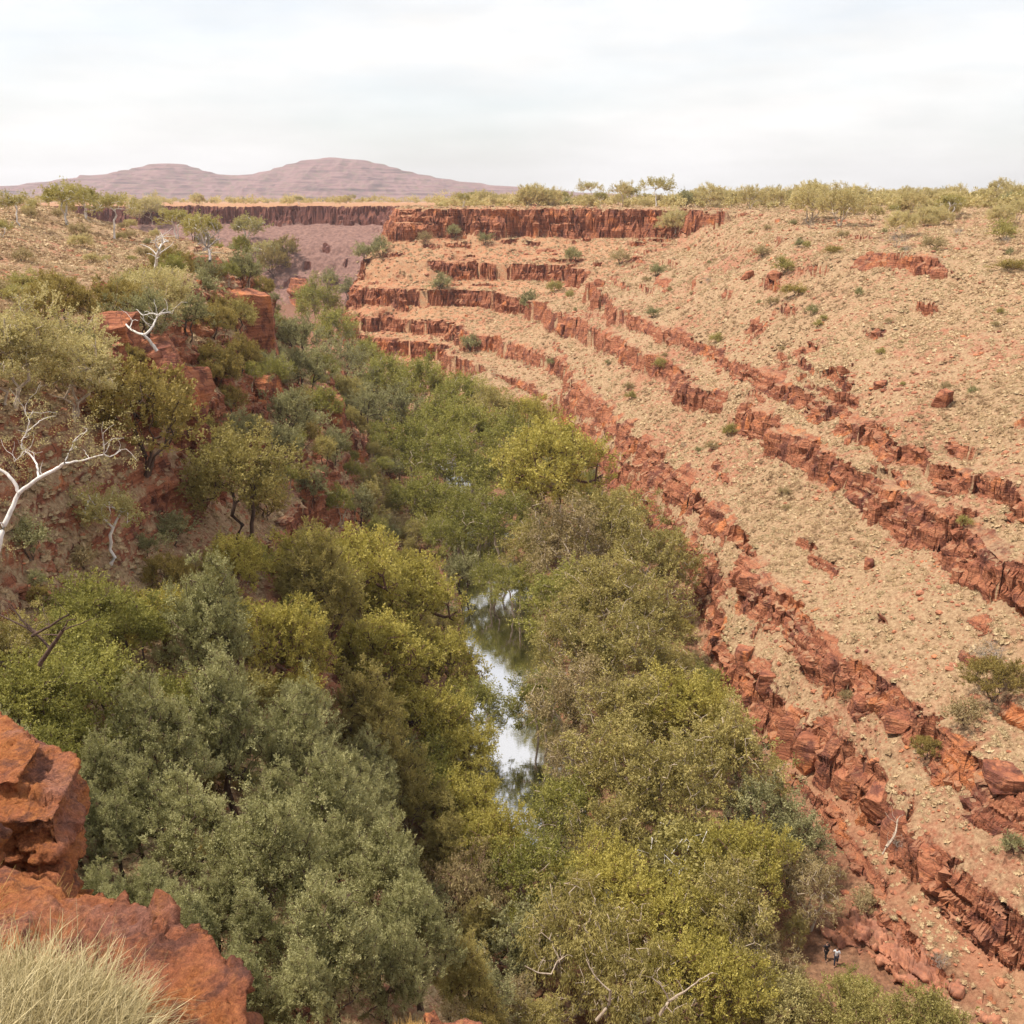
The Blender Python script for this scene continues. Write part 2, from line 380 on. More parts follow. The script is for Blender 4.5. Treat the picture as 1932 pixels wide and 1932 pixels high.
# ------------------------------------------------------------------ materials
def new_mat(name, rough=0.9):
    m = bpy.data.materials.new(name); m.use_nodes = True
    nt = m.node_tree; nt.nodes.clear()
    out = nt.nodes.new('ShaderNodeOutputMaterial'); b = nt.nodes.new('ShaderNodeBsdfPrincipled')
    b.inputs['Roughness'].default_value = rough
    b.inputs['Specular IOR Level'].default_value = 0.25
    nt.links.new(b.outputs[0], out.inputs[0])
    return m, nt, b
class NB:
    def __init__(s, nt): s.nt = nt
    def n(s, t, **k):
        x = s.nt.nodes.new(t)
        for a, v in k.items(): setattr(x, a, v)
        return x
    def l(s, a, b): s.nt.links.new(a, b)
    def noise(s, vec, scale, detail=4, rough=0.55, dist=0.0):
        x = s.n('ShaderNodeTexNoise'); x.inputs['Scale'].default_value = scale; x.inputs['Detail'].default_value = detail
        x.inputs['Roughness'].default_value = rough; x.inputs['Distortion'].default_value = dist
        if vec is not None: s.l(vec, x.inputs['Vector'])
        return x.outputs['Fac']
    def vor(s, vec, scale, feature='F1', out='Distance'):
        x = s.n('ShaderNodeTexVoronoi', feature=feature); x.inputs['Scale'].default_value = scale
        if vec is not None: s.l(vec, x.inputs['Vector'])
        return x.outputs[out]
    def scale(s, vec, v):
        x = s.n('ShaderNodeMapping'); x.inputs['Scale'].default_value = v; s.l(vec, x.inputs['Vector']); return x.outputs[0]
    def mr(s, val, a, b, c=0.0, d=1.0, smooth=False):
        x = s.n('ShaderNodeMapRange'); s.l(val, x.inputs['Value'])
        if smooth: x.interpolation_type = 'SMOOTHSTEP'
        for n_, v in zip(('From Min', 'From Max', 'To Min', 'To Max'), (a, b, c, d)): x.inputs[n_].default_value = v
        return x.outputs['Result']
    def math(s, op, a, b=None, clamp=False):
        x = s.n('ShaderNodeMath', operation=op, use_clamp=clamp)
        for i, v in enumerate((a, b)):
            if v is None: continue
            if isinstance(v, (int, float)): x.inputs[i].default_value = v
            else: s.l(v, x.inputs[i])
        return x.outputs[0]
    def mix(s, f, a, b, mode='MIX'):
        x = s.n('ShaderNodeMix', data_type='RGBA', blend_type=mode)
        for nm, v in (('Factor', f), ('A', a), ('B', b)):
            if isinstance(v, (int, float)): x.inputs[nm].default_value = v
            elif isinstance(v, tuple): x.inputs[nm].default_value = (*v, 1)
            else: s.l(v, x.inputs[nm])
        return x.outputs['Result']
    def ramp(s, f, stops):
        x = s.n('ShaderNodeValToRGB'); e = x.color_ramp.elements
        while len(e) > 1: e.remove(e[0])
        e[0].position = stops[0][0]; e[0].color = (*stops[0][1], 1)
        for p, c in stops[1:]:
            q = e.new(p); q.color = (*c, 1)
        s.l(f, x.inputs[0]); return x.outputs['Color']
    def pos(s): return s.n('ShaderNodeNewGeometry').outputs['Position']
    def attr(s, name):
        x = s.n('ShaderNodeAttribute'); x.attribute_name = name; return x.outputs['Fac']
    def bump(s, h, strength, dist, normal=None):
        x = s.n('ShaderNodeBump'); x.inputs['Strength'].default_value = strength; x.inputs['Distance'].default_value = dist
        s.l(h, x.inputs['Height'])
        if normal is not None: s.l(normal, x.inputs['Normal'])
        return x.outputs[0]

def rock_color(B, P, fine=1.0):
    """weathered banded ironstone: red brown beds, bright orange fresh faces, dark purple varnish"""
    bands = B.noise(B.scale(P, (0.12, 0.12, 2.6)), 1.0 * fine, 5, 0.6)
    base = B.ramp(bands, [(0.3, (0.17, 0.06, 0.036)), (0.45, (0.32, 0.115, 0.062)), (0.6, (0.43, 0.18, 0.095)), (0.72, (0.25, 0.09, 0.055))])
    fresh = B.mr(B.noise(P, 0.16 * fine, 4, 0.6), 0.56, 0.66)
    base = B.mix(fresh, base, (0.52, 0.19, 0.075))
    varn = B.mr(B.noise(B.scale(P, (1, 1, 0.5)), 0.33 * fine, 6, 0.65), 0.52, 0.6)
    base = B.mix(B.math('MULTIPLY', varn, 0.72), base, (0.12, 0.042, 0.034))
    bl = B.noise(B.scale(P, (0.05, 0.05, 3.2)), 1.0 * fine, 3, 0.6)
    line = B.mr(B.math('ABSOLUTE', B.math('SUBTRACT', bl, 0.5)), 0.0, 0.022, 1, 0)
    jn = B.mr(B.vor(B.scale(P, (0.8, 0.8, 0.22)), 0.9 * fine, 'DISTANCE_TO_EDGE'), 0.0, 0.035, 1, 0)
    brk = B.mr(B.noise(P, 0.8, 3), 0.42, 0.55)
    base = B.mix(B.math('MULTIPLY', B.math('MULTIPLY', B.math('MAXIMUM', line, jn), brk), 0.75), base, (0.05, 0.022, 0.018))
    grain = B.noise(P, 3.5 * fine, 6, 0.7)
    return B.mix(0.55, base, B.ramp(grain, [(0.3, (0.35, 0.33, 0.33)), (0.5, (0.5, 0.5, 0.5)), (0.7, (0.72, 0.66, 0.6))]), 'OVERLAY'), bands

def terrain_material():
    m, nt, b = new_mat('gorge_ground', 0.95); B = NB(nt); P = B.pos()
    rock, bands = rock_color(B, P)
    rk = B.attr('rock'); fl = B.attr('floor'); lf = B.attr('leftside'); fr = B.attr('farside')
    big = B.noise(P, 0.045, 4, 0.6); med = B.noise(P, 0.5, 5, 0.62); fin = B.noise(P, 2.6, 5, 0.7)
    straw = B.ramp(fin, [(0.3, (0.19, 0.11, 0.062)), (0.48, (0.32, 0.205, 0.117)), (0.62, (0.42, 0.29, 0.172)), (0.8, (0.47, 0.35, 0.218))])
    red = B.ramp(fin, [(0.3, (0.18, 0.072, 0.041)), (0.5, (0.32, 0.148, 0.087)), (0.7, (0.44, 0.245, 0.15))])
    soil = B.mix(B.mr(B.math('ADD', B.math('MULTIPLY', big, 0.9), B.math('MULTIPLY', med, 0.6)), 0.76, 0.9), straw, red)
    stones = B.vor(P, 2.2, 'F1', 'Color'); sc = B.n('ShaderNodeSeparateColor'); B.l(stones, sc.inputs[0])
    stm = B.mr(sc.outputs[0], 0.72, 0.8)
    sd = B.mr(B.vor(P, 2.2), 0.0, 0.45, 1, 0)
    soil = B.mix(B.math('MULTIPLY', stm, sd), soil, (0.30, 0.10, 0.055))
    soil = B.mix(B.math('MULTIPLY', B.attr('apron'), 0.45), soil, B.ramp(med, [(0.35, (0.32, 0.12, 0.06)), (0.6, (0.45, 0.21, 0.12))]))
    sy = B.n('ShaderNodeSeparateXYZ'); B.l(P, sy.inputs[0])
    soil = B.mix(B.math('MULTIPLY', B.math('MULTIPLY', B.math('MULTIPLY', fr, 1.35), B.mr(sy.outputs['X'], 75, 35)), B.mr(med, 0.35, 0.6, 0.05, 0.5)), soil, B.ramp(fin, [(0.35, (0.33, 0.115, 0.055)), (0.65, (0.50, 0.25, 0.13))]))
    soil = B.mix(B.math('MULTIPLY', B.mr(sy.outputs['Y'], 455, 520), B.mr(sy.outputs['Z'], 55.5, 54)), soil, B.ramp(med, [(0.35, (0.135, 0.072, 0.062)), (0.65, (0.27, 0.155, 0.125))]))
    # damp leaf litter on the gorge floor
    litter = B.ramp(fin, [(0.3, (0.09, 0.045, 0.028)), (0.6, (0.24, 0.11, 0.06)), (0.8, (0.3, 0.17, 0.1))])
    soil = B.mix(B.math('MULTIPLY', fl, 0.75), soil, litter)
    up = B.n('ShaderNodeSeparateXYZ'); g = B.n('ShaderNodeNewGeometry'); B.l(g.outputs['Normal'], up.inputs[0])
    steep = B.mr(B.math('ADD', up.outputs['Z'], B.mr(med, 0.3, 0.7, -0.12, 0.12)), 0.46, 0.36)
    f = B.math('MAXIMUM', B.mr(B.math('ADD', rk, B.mr(med, 0.3, 0.7, -0.3, 0.3)), 0.45, 0.6), steep)
    # debris and grass lodged on the flat tops of the rock
    flat = B.mr(B.math('ADD', up.outputs['Z'], B.mr(med, 0.3, 0.7, -0.12, 0.12)), 0.84, 0.94)
    f = B.math('MULTIPLY', f, B.math('SUBTRACT', 1.0, B.math('MULTIPLY', flat, 0.7)))
    rock = B.mix(B.mr(sy.outputs['Y'], 500, 560, 0, 0.7), rock, (0.12, 0.05, 0.05))  # shade of the far gorge wall, put into its rock colour as dark purple
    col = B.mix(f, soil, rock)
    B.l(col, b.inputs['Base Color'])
    h1 = B.noise(P, 1.1, 8, 0.68); h2 = B.noise(B.scale(P, (0.8, 0.8, 4.0)), 0.9, 6, 0.65)
    hh = B.math('ADD', h1, B.math('MULTIPLY', B.math('MULTIPLY', h2, f), 1.3))
    B.l(B.bump(hh, 0.9, 0.5), b.inputs['Normal'])
    return m

# ------------------------------------------------------------------ the ground, one sheet
def polar_axes():
    th = [R(-26)]
    th = np.concatenate([np.linspace(R(-88), R(-36), 60, endpoint=False), np.linspace(R(-36), R(34), int(70 * math.pi / 180 / 0.00105), endpoint=False), np.linspace(R(34), R(80), 60)])
    r = [1.0]
    while r[-1] < 8600:
        q = r[-1]
        if q < 20: d = 0.012 * q + 0.03
        elif q < 60: d = 0.005 * q
        elif q < 72: d = 0.005 * q
        elif q < 210: d = 0.0026 * q
        elif q < 335: d = 0.0038 * q
        elif q < 372: d = 0.8
        elif q < 462: d = 0.42
        elif q < 630: d = 2.2
        elif q < 775: d = 1.0
        elif q < 1000: d = 0.012 * q
        else: d = 0.06 * q
        r.append(q + d)
    return th, np.array(r)
TH, RR = polar_axes()
TG, RG = np.meshgrid(TH, RR)
TX = (RG * np.sin(TG)).ravel(); TY = (RG * np.cos(TG)).ravel()
TZ, TS, TROCK, TLFT = terrain(TX, TY)
nr, nc = len(RR), len(TH)
def grid_faces(nr, nc):
    a = (np.arange(nr - 1)[:, None] * nc + np.arange(nc - 1)[None]).ravel()
    return np.stack([a, a + 1, a + 1 + nc, a + nc], 1)
def grid_normals(X, Y, Z, nr, nc):
    P = np.stack([X, Y, Z], 1).reshape(nr, nc, 3)
    du = np.gradient(P, axis=1); dv = np.gradient(P, axis=0)
    n = np.cross(du, dv); n /= np.linalg.norm(n, axis=2, keepdims=True) + 1e-9
    return n.reshape(-1, 3)
N = grid_normals(TX, TY, TZ, nr, nc)
steep = ss(0.85, 0.5, N[:, 2]) * ss(3.0, 8.0, RG.ravel()) * np.clip(TROCK + 0.25, 0, 1)
farsc = 1 + 0.8 * ss(330, 400, RG.ravel())
bedn = fb3(TX / farsc * 0.12, TY / farsc * 0.12, TZ * 1.7, 1.0, 2, 560)
cr = 0.34 * fb3(TX / farsc, TY / farsc, TZ * 1.4, 1.7, 4, 500, 0.6) + 0.36 * np.tanh(bedn * 9)
j1, j2, jg = cell2(TX / farsc + 0.6 * TZ, TY / farsc - 0.3 * TZ, 1.9, 88)
cr = cr + 0.2 * (j1 - 0.5) - 0.2 * np.clip(0.12 - jg, 0, 1) / 0.12
_m = steep > 0.01
cr[_m] += 0.55 * facets(TX[_m] / farsc[_m], TY[_m] / farsc[_m], TZ[_m] * 1.25, 1.7, 710)
dsp = (cr * 1.0 * steep)[:, None] * N * farsc[:, None]
dsp[:, 2] *= 0.5
TV = np.stack([TX, TY, TZ], 1) + dsp
M_GROUND = terrain_material()
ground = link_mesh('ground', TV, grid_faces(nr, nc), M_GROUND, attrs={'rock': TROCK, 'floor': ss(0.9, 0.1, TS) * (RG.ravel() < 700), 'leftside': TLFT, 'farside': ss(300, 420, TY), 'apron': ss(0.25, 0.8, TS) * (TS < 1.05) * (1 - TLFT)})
_f = grid_faces(nr, nc); _r = (TROCK[_f[:, 0]] + TROCK[_f[:, 2]]) * 0.5
ground.data.polygons.foreach_set('use_smooth', _r < 0.4)
tag(ground, 'red and straw coloured terraced gorge sides, floor and plateau', kind='structure')
def gz(x, y):
    z = terrain(np.atleast_1d(x), np.atleast_1d(y))[0]
    return z
# a lookup grid of heights for planting things
_lr = np.concatenate([np.arange(2, 60, 0.8), np.arange(60, 720, 1.5), np.arange(720, 3000, 20)])
def ground_z(x, y): return float(gz(x, y)[0])

def far_hills():
    # two flat-shouldered ironstone hills beyond the plain, about 5 km off
    D = 5200.0
    prof = [(-500, 372), (-150, 360), (0, 351), (70, 347), (140, 338), (210, 329), (270, 320), (310, 309), (345, 304), (385, 308), (425, 323), (470, 329), (520, 322), (560, 309), (600, 298), (640, 294), (690, 297), (735, 307), (780, 321), (850, 336), (920, 345), (990, 352), (1060, 358), (1200, 366), (1500, 374)]
    px = np.array([p[0] for p in prof], float); py = np.array([p[1] for p in prof], float)
    u = (px - 966) / 1932; v = (py - 966) / 1932
    hh = -(SP + v * CP) / (CP - v * SP) * D + 60.0
    xs = np.linspace(-900, 1500, 900)
    X0 = (xs - 966) / 1932 * D; H = np.interp(xs, px, hh) - 50.0
    H = np.convolve(np.pad(H, 9, mode='edge'), np.hanning(19) / np.hanning(19).sum(), 'valid') if len(H) else H
    rows = np.linspace(-1, 1, 150)
    Xg, Rg = np.meshgrid(X0, rows)
    Hg = np.broadcast_to(H, Xg.shape)
    wob = fb2(Xg, Rg * 900, 600, 4, 700)
    prof_r = np.clip(1 - np.abs(Rg) * (1 + 0.25 * wob), 0, 1)
    Z = Hg * (prof_r ** 1.15)
    gul = fb2(Xg * 1.0, Rg * 260, 130, 5, 720, 0.6)
    Z = Z + gul * Hg * 0.2 * ss(0, 0.25, prof_r) * ss(1.0, 0.86, prof_r)
    t = Z / 17.0; tf = t - np.floor(t); Z = 0.55 * Z + 0.45 * (np.floor(t) + ss(0.3, 0.7, tf)) * 17.0
    Yg = D + Rg * 1150 * (0.35 + 0.65 * np.clip(Hg / 200, 0, 1)) + 0 * Xg
    Vh = np.stack([Xg.ravel(), Yg.ravel(), (Z + 44.0).ravel()], 1)
    m, nt, b = new_mat('hill_ironstone', 1.0); B = NB(nt); P = B.pos()
    bd = B.noise(B.scale(P, (0.004, 0.004, 0.12)), 1.0, 4, 0.6)
    c = B.ramp(bd, [(0.36, (0.075, 0.038, 0.042)), (0.45, (0.18, 0.09, 0.09)), (0.55, (0.25, 0.135, 0.13)), (0.66, (0.12, 0.058, 0.062))])
    sp = B.mr(B.noise(P, 0.03, 5, 0.7), 0.5, 0.62)
    c = B.mix(B.math('MULTIPLY', sp, 0.65), c, (0.15, 0.12, 0.07))
    B.l(c, b.inputs['Base Color'])
    o = link_mesh('hills', Vh, grid_faces(len(rows), len(xs)), m)
    tag(o, 'two rounded purple red hills beyond the plain on the left horizon', kind='structure')
far_hills()

def water():
    m, nt, b = new_mat('creek_water', 0.03); B = NB(nt); P = B.pos()
    b.inputs['Base Color'].default_value = (0.012, 0.02, 0.014, 1)
    b.inputs['IOR'].default_value = 1.33; b.inputs['Specular IOR Level'].default_value = 0.5
    gl = nt.nodes.new('ShaderNodeBsdfGlossy'); gl.inputs['Roughness'].default_value = 0.03; gl.inputs['Color'].default_value = (0.93, 0.93, 0.96, 1)
    mx = nt.nodes.new('ShaderNodeMixShader'); mx.inputs[0].default_value = 0.85
    out = [n for n in nt.nodes if n.type == 'OUTPUT_MATERIAL'][0]
    B.l(b.outputs[0], mx.inputs[1]); B.l(gl.outputs[0], mx.inputs[2]); B.l(mx.outputs[0], out.inputs[0])
    bn = B.bump(B.noise(B.scale(P, (0.6, 2.0, 1)), 1.6, 5), 0.05, 0.1)
    B.l(bn, b.inputs['Normal']); B.l(bn, gl.inputs['Normal'])
    vs = []; pts = np.array(CREEK, float); t = np.linspace(0, len(pts) - 1, 220)
    cx = np.interp(t, range(len(pts)), pts[:, 0]); cy = np.interp(t, range(len(pts)), pts[:, 1]); cw = np.interp(t, range(len(pts)), CREEKW) * 1.6
    dx = np.gradient(cx); dy = np.gradient(cy); l = np.hypot(dx, dy); nx, ny = -dy / l, dx / l
    cols = np.linspace(-1, 1, 9)
    V = np.stack([(cx[:, None] + nx[:, None] * cw[:, None] * cols).ravel(), (cy[:, None] + ny[:, None] * cw[:, None] * cols).ravel(), np.full(len(t) * 9, 0.55)], 1)
    o = link_mesh('water', V, grid_faces(len(t), 9), m)
    tag(o, 'still creek pool reflecting the pale sky', kind='structure')
water()
def haze():
    m = bpy.data.materials.new('haze_air'); m.use_nodes = True; nt = m.node_tree; nt.nodes.clear()
    o_ = nt.nodes.new('ShaderNodeOutputMaterial'); v = nt.nodes.new('ShaderNodeVolumePrincipled')
    v.inputs['Density'].default_value = 0.000075; v.inputs['Color'].default_value = (0.93, 0.93, 1.0, 1); v.inputs['Anisotropy'].default_value = 0.2
    nt.links.new(v.outputs[0], o_.inputs['Volume'])
    x0, x1, y0, y1, z0, z1 = -9800, 9800, -900, 9800, -6, 330
    V = [(x, y, z) for z in (z0, z1) for y in (y0, y1) for x in (x0, x1)]
    F = np.array([(0, 2, 3, 1), (4, 5, 7, 6), (0, 1, 5, 4), (2, 6, 7, 3), (0, 4, 6, 2), (1, 3, 7, 5)])
    tag(link_mesh('haze', np.array(V), F, m, smooth=False), kind='stuff')
haze()
# ------------------------------------------------------------------ trees
def leaf_mat(name, dark, light, transl=0.3):
    warm = lambda c: (c[0] * 1.0, c[1] * 1.0, c[2] * 0.93)
    dark, light = warm(dark), warm(light)
    m = bpy.data.materials.new(name); m.use_nodes = True; nt = m.node_tree; nt.nodes.clear(); B = NB(nt)
    out = B.n('ShaderNodeOutputMaterial'); d = B.n('ShaderNodeBsdfPrincipled'); t = B.n('ShaderNodeBsdfTranslucent'); mx = B.n('ShaderNodeMixShader')
    d.inputs['Roughness'].default_value = 0.62; d.inputs['Specular IOR Level'].default_value = 0.28
    mid = tuple((a + b) / 2 for a, b in zip(dark, light))
    tone = B.attr('tone')
    oi = B.n('ShaderNodeObjectInfo')
    tone = B.math('ADD', tone, B.mr(oi.outputs['Random'], 0, 1, -0.13, 0.13))
    c = B.ramp(tone, [(0.0, dark), (0.5, mid), (1.0, light)])
    B.l(c, d.inputs['Base Color']); B.l(B.mix(0.35, c, (light[0] * 1.1, light[1] * 1.15, light[2] * 0.6)), t.inputs['Color'])
    mx.inputs[0].default_value = transl
    B.l(d.outputs[0], mx.inputs[1]); B.l(t.outputs[0], mx.inputs[2]); B.l(mx.outputs[0], out.inputs[0])
    return m
def bark_mat(name, a, b_, sc=3.0):
    m, nt, b = new_mat(name, 0.85); B = NB(nt)
    tc = B.n('ShaderNodeTexCoord'); P = tc.outputs['Object']
    n = B.noise(B.scale(P, (1, 1, 0.4)), sc * 3, 5, 0.65)
    B.l(B.ramp(n, [(0.35, a), (0.65, b_)]), b.inputs['Base Color'])
    B.l(B.bump(n, 0.4, 0.03), b.inputs['Normal'])
    return m
LM = {
    'cypress': leaf_mat('cypress_needles', (0.15, 0.145, 0.058), (0.53, 0.50, 0.265), 0.28),
    'olive': leaf_mat('olive_yellow_leaves', (0.22, 0.188, 0.042), (0.60, 0.51, 0.148), 0.37),
    'gum': leaf_mat('river_gum_leaves', (0.21, 0.175, 0.06), (0.52, 0.43, 0.165), 0.33),
    'brown': leaf_mat('brownish_leaves', (0.20, 0.145, 0.075), (0.46, 0.36, 0.19), 0.28),
    'dark': leaf_mat('dark_green_leaves', (0.145, 0.145, 0.038), (0.42, 0.385, 0.11), 0.35),
    'grey': leaf_mat('grey_green_leaves', (0.18, 0.17, 0.085), (0.43, 0.40, 0.21), 0.28),
    'pale': leaf_mat('pale_yellow_green_leaves', (0.27, 0.23, 0.09), (0.56, 0.48, 0.23), 0.35),
    'bright': leaf_mat('bright_yellow_green_leaves', (0.21, 0.18, 0.055), (0.49, 0.42, 0.165), 0.35),
    'wattle': leaf_mat('wattle_leaves', (0.20, 0.15, 0.045), (0.42, 0.32, 0.105), 0.3),
    'straw': leaf_mat('dry_straw', (0.27, 0.20, 0.105), (0.47, 0.37, 0.21), 0.3),
    'feather': leaf_mat('feathery_pale_leaves', (0.31, 0.26, 0.115), (0.64, 0.54, 0.30), 0.4),
    'scrub': leaf_mat('distant_scrub', (0.34, 0.28, 0.13), (0.70, 0.59, 0.34), 0.4),
    'dry': leaf_mat('dry_twig_grey', (0.24, 0.19, 0.15), (0.38, 0.32, 0.26), 0.1),
}
BM = {
    'white': bark_mat('white_bark', (0.52, 0.46, 0.42), (0.78, 0.74, 0.70)),
    'cream': bark_mat('cream_bark', (0.30, 0.22, 0.16), (0.52, 0.43, 0.34)),
    'brown': bark_mat('brown_bark', (0.05, 0.03, 0.022), (0.13, 0.08, 0.06)),
    'redbrown': bark_mat('red_brown_bark', (0.08, 0.04, 0.025), (0.20, 0.11, 0.08)),
    'grey': bark_mat('grey_dead_wood', (0.22, 0.18, 0.16), (0.42, 0.37, 0.34)),
}
class Tubes:
    def __init__(s): s.V = []; s.F = []; s.n = 0
    def add(s, P, Rr, k=6):
        P = np.asarray(P, float); Rr = np.asarray(Rr, float); T = np.gradient(P, axis=0); T /= np.linalg.norm(T, axis=1, keepdims=True) + 1e-9
        up = np.where(np.abs(T[:, 2:3]) > 0.9, np.array([[1.0, 0, 0]]), np.array([[0, 0, 1.0]]))
        a = np.cross(T, up); a /= np.linalg.norm(a, axis=1, keepdims=True) + 1e-9; b = np.cross(T, a)
        ang = np.arange(k) * 2 * math.pi / k
        ring = P[:, None] + Rr[:, None, None] * (np.cos(ang)[None, :, None] * a[:, None] + np.sin(ang)[None, :, None] * b[:, None])
        m = len(P); i = np.arange(m - 1)[:, None] * k; j = np.arange(k)[None]
        F = np.stack([i + j, i + (j + 1) % k, i + k + (j + 1) % k, i + k + j], -1).reshape(-1, 4) + s.n
        s.V.append(ring.reshape(-1, 3)); s.F.append(F); s.n += m * k
    def get(s): return np.concatenate(s.V), np.concatenate(s.F)

def make_leaves(rs, cen, rad, per, size, aspect=2.2, droop=0.0, flat=0.75, updir=0.0, tone_sd=0.2, mid=None, stretch=1.9):
    """leaf blades in ragged sprays round the twig ends; returns V, F(quads), tone"""
    nC = len(cen); n = nC * per
    ci = np.repeat(np.arange(nC), per)
    m = cen.mean(0) if mid is None else np.asarray(mid)
    ax = cen - m; ax /= np.linalg.norm(ax, axis=1, keepdims=True) + 1e-9
    ax = ax * 0.8 + rs.normal(size=(nC, 3)) * 0.45; ax[:, 2] += 0.25 + updir - droop * 0.9; ax /= np.linalg.norm(ax, axis=1, keepdims=True) + 1e-9
    # several thin twigs in a spray
    nt = 5; tw = ax[:, None, :] + rs.normal(size=(nC, nt, 3)) * 0.55; tw /= np.linalg.norm(tw, axis=2, keepdims=True)
    ti = rs.randint(nt, size=n); t = rs.uniform(-0.25, 1.0, n) ** 1.0
    d = rs.normal(size=(n, 3)); d /= np.linalg.norm(d, axis=1, keepdims=True)
    wid = (0.42 * (1.05 - np.clip(t, 0, 1) * 0.75)) * rs.uniform(0.2, 1.0, n) ** 0.6
    T_ = tw[ci, ti]
    P = cen[ci] + (T_ * (t * stretch * 0.75)[:, None] + d * wid[:, None] * np.array([1, 1, flat])) * rad[ci][:, None]
    P[:, 2] -= droop * 0.35 * rad[ci] * np.clip(t, 0, 1) ** 2
    out = T_ * 0.7 + d * 0.5 + rs.normal(size=(n, 3)) * 0.6; out[:, 2] += updir * 0.6 - droop * 1.6
    out /= np.linalg.norm(out, axis=1, keepdims=True)
    w = np.cross(out, rs.normal(size=(n, 3))); w /= np.linalg.norm(w, axis=1, keepdims=True) + 1e-9
    s = size * rs.uniform(0.6, 1.35, n)[:, None]
    a = P - out * s * 0.5; b = P + w * s / aspect * 0.5; c = P + out * s * 0.5; e = P - w * s / aspect * 0.5
    V = np.stack([a, b, c, e], 1).reshape(-1, 3)
    F = np.arange(n * 4).reshape(-1, 4)
    ct = rs.normal(0.48, tone_sd * 1.1, nC)[ci] + rs.normal(0, 0.12, n)
    return V, F, np.repeat(np.clip(ct, 0, 1), 4)

def make_tree(seed, kc=1.1, shape=(1, 1, 0.9), nclump=90, crad=0.23, per=130, leaf=0.05, trunk_r=0.05, fill=0.35, droop=0.0, flat=0.75,
              updir=0.0, aspect=2.2, wob=0.35, stems=1, base_frac=0.35, top=0.0, gaps=0.3, lean=0.1, twig=1.0, lobes=0):
    """unit tree: crown radius 1 centred kc above the foot. Returns (wood, leaves)"""
    rs = np.random.RandomState(seed)
    cen = []
    ph = rs.uniform(0, 6.28, 6)
    lob = None
    if lobes:
        lob = rs.normal(size=(lobes, 3)); lob /= np.linalg.norm(lob, axis=1, keepdims=True); lob[:, 2] = np.abs(lob[:, 2]) * 0.9 - 0.15
    while len(cen) < nclump:
        d = rs.normal(size=3); d /= np.linalg.norm(d)
        if d[2] < -0.45: continue
        az = math.atan2(d[1], d[0])
        env = 1 + wob * (0.4 * math.sin(2 * az + ph[0]) + 0.35 * math.sin(3 * az + ph[1] + 2 * d[2]) + 0.3 * math.sin(5 * az + ph[2] + 4 * d[2]))
        if lob is not None: env *= 0.5 + 0.68 * max(0, float(np.max(lob @ d)) - 0.35) / 0.65
        r = rs.uniform(fill, 1.0) ** 0.6 * env * (1 - crad * 0.8)
        if rs.rand() < gaps * (0.5 + 0.5 * math.sin(4 * az + ph[3] + 5 * d[2])): continue
        p = np.array([d[0] * r * shape[0], d[1] * r * shape[1], d[2] * r * shape[2]])
        if top: p[:2] *= (1 - top * np.clip(p[2] + 0.3, 0, 1))
        cen.append(p + [0, 0, kc])
    cen = np.array(cen)
    # skeleton
    T = Tubes(); nodes = []; rad_c = crad * rs.uniform(0.7, 1.25, len(cen))
    parent = {}
    zb = kc - shape[2] * base_frac
    for s in range(stems):
        a0 = rs.uniform(0, 6.28); sp = 0.16 * (stems > 1)
        foot = np.array([math.cos(a0) * sp * 0.4, math.sin(a0) * sp * 0.4, -0.06])
        tip = np.array([math.cos(a0) * (sp + 0.25 * (stems > 1)) + rs.normal() * lean, math.sin(a0) * (sp + 0.25 * (stems > 1)) + rs.normal() * lean, kc + 0.35 * shape[2]])
        prev = None
        for k in range(9):
            t = k / 8
            p = foot * (1 - t) + tip * t + np.array([rs.normal(), rs.normal(), 0]) * 0.035 * (t > 0) * (1 + lean)
            nodes.append(dict(p=p, par=prev, w=0.0, main=True)); prev = len(nodes) - 1
    order = np.argsort(np.linalg.norm(cen - [0, 0, zb * 0.6], axis=1))
    for ci in order:
        c = cen[ci]; best = None; bd = 1e9
        for i, nd in enumerate(nodes):
            if nd['p'][2] < 0.22 * kc: continue
            v = c - nd['p']; dist = np.linalg.norm(v)
            pen = 0.5 * max(0, nd['p'][2] - c[2] + 0.1)
            if dist + pen < bd: bd = dist + pen; best = i
        prev = best; p0 = nodes[best]['p']; nseg = max(2, int(bd / 0.11))
        off = rs.normal(size=3) * 0.05
        for k in range(1, nseg + 1):
            t = k / nseg
            q = p0 * (1 - t) + c * t + off * math.sin(math.pi * t) + np.array([0, 0, 0.06 * math.sin(math.pi * t)]) + rs.normal(size=3) * 0.008
            nodes.append(dict(p=q, par=prev, w=0.0, main=False)); prev = len(nodes) - 1
        nodes[prev]['w'] += 1
    for i in range(len(nodes) - 1, -1, -1):
        if nodes[i]['par'] is not None: nodes[nodes[i]['par']]['w'] += max(nodes[i]['w'], 0.02)
    W = max(n['w'] for n in nodes)
    rad = [max(trunk_r * (n['w'] / W) ** 0.5, 0.0045 * twig) for n in nodes]
    child = {}
    for i, n in enumerate(nodes):
        if n['par'] is not None: child.setdefault(n['par'], []).append(i)
    # chains
    starts = [i for i, n in enumerate(nodes) if n['par'] is None]
    stack = [(None, s) for s in starts]
    while stack:
        pr, s = stack.pop(); chain = [] if pr is None else [pr]; cur = s
        while True:
            chain.append(cur); ch = child.get(cur, [])
            if not ch: break
            ch = sorted(ch, key=lambda q: -nodes[q]['w'])
            for o in ch[1:]: stack.append((cur, o))
            cur = ch[0]
        if len(chain) < 2: continue
        P = [nodes[i]['p'] for i in chain]; Q = [rad[i] for i in chain]
        if pr is not None: Q[0] = min(Q[0], Q[1] * 1.3)
        if pr is None: Q[0] *= 1.5
        T.add(P, Q, 6)
    wood = T.get()
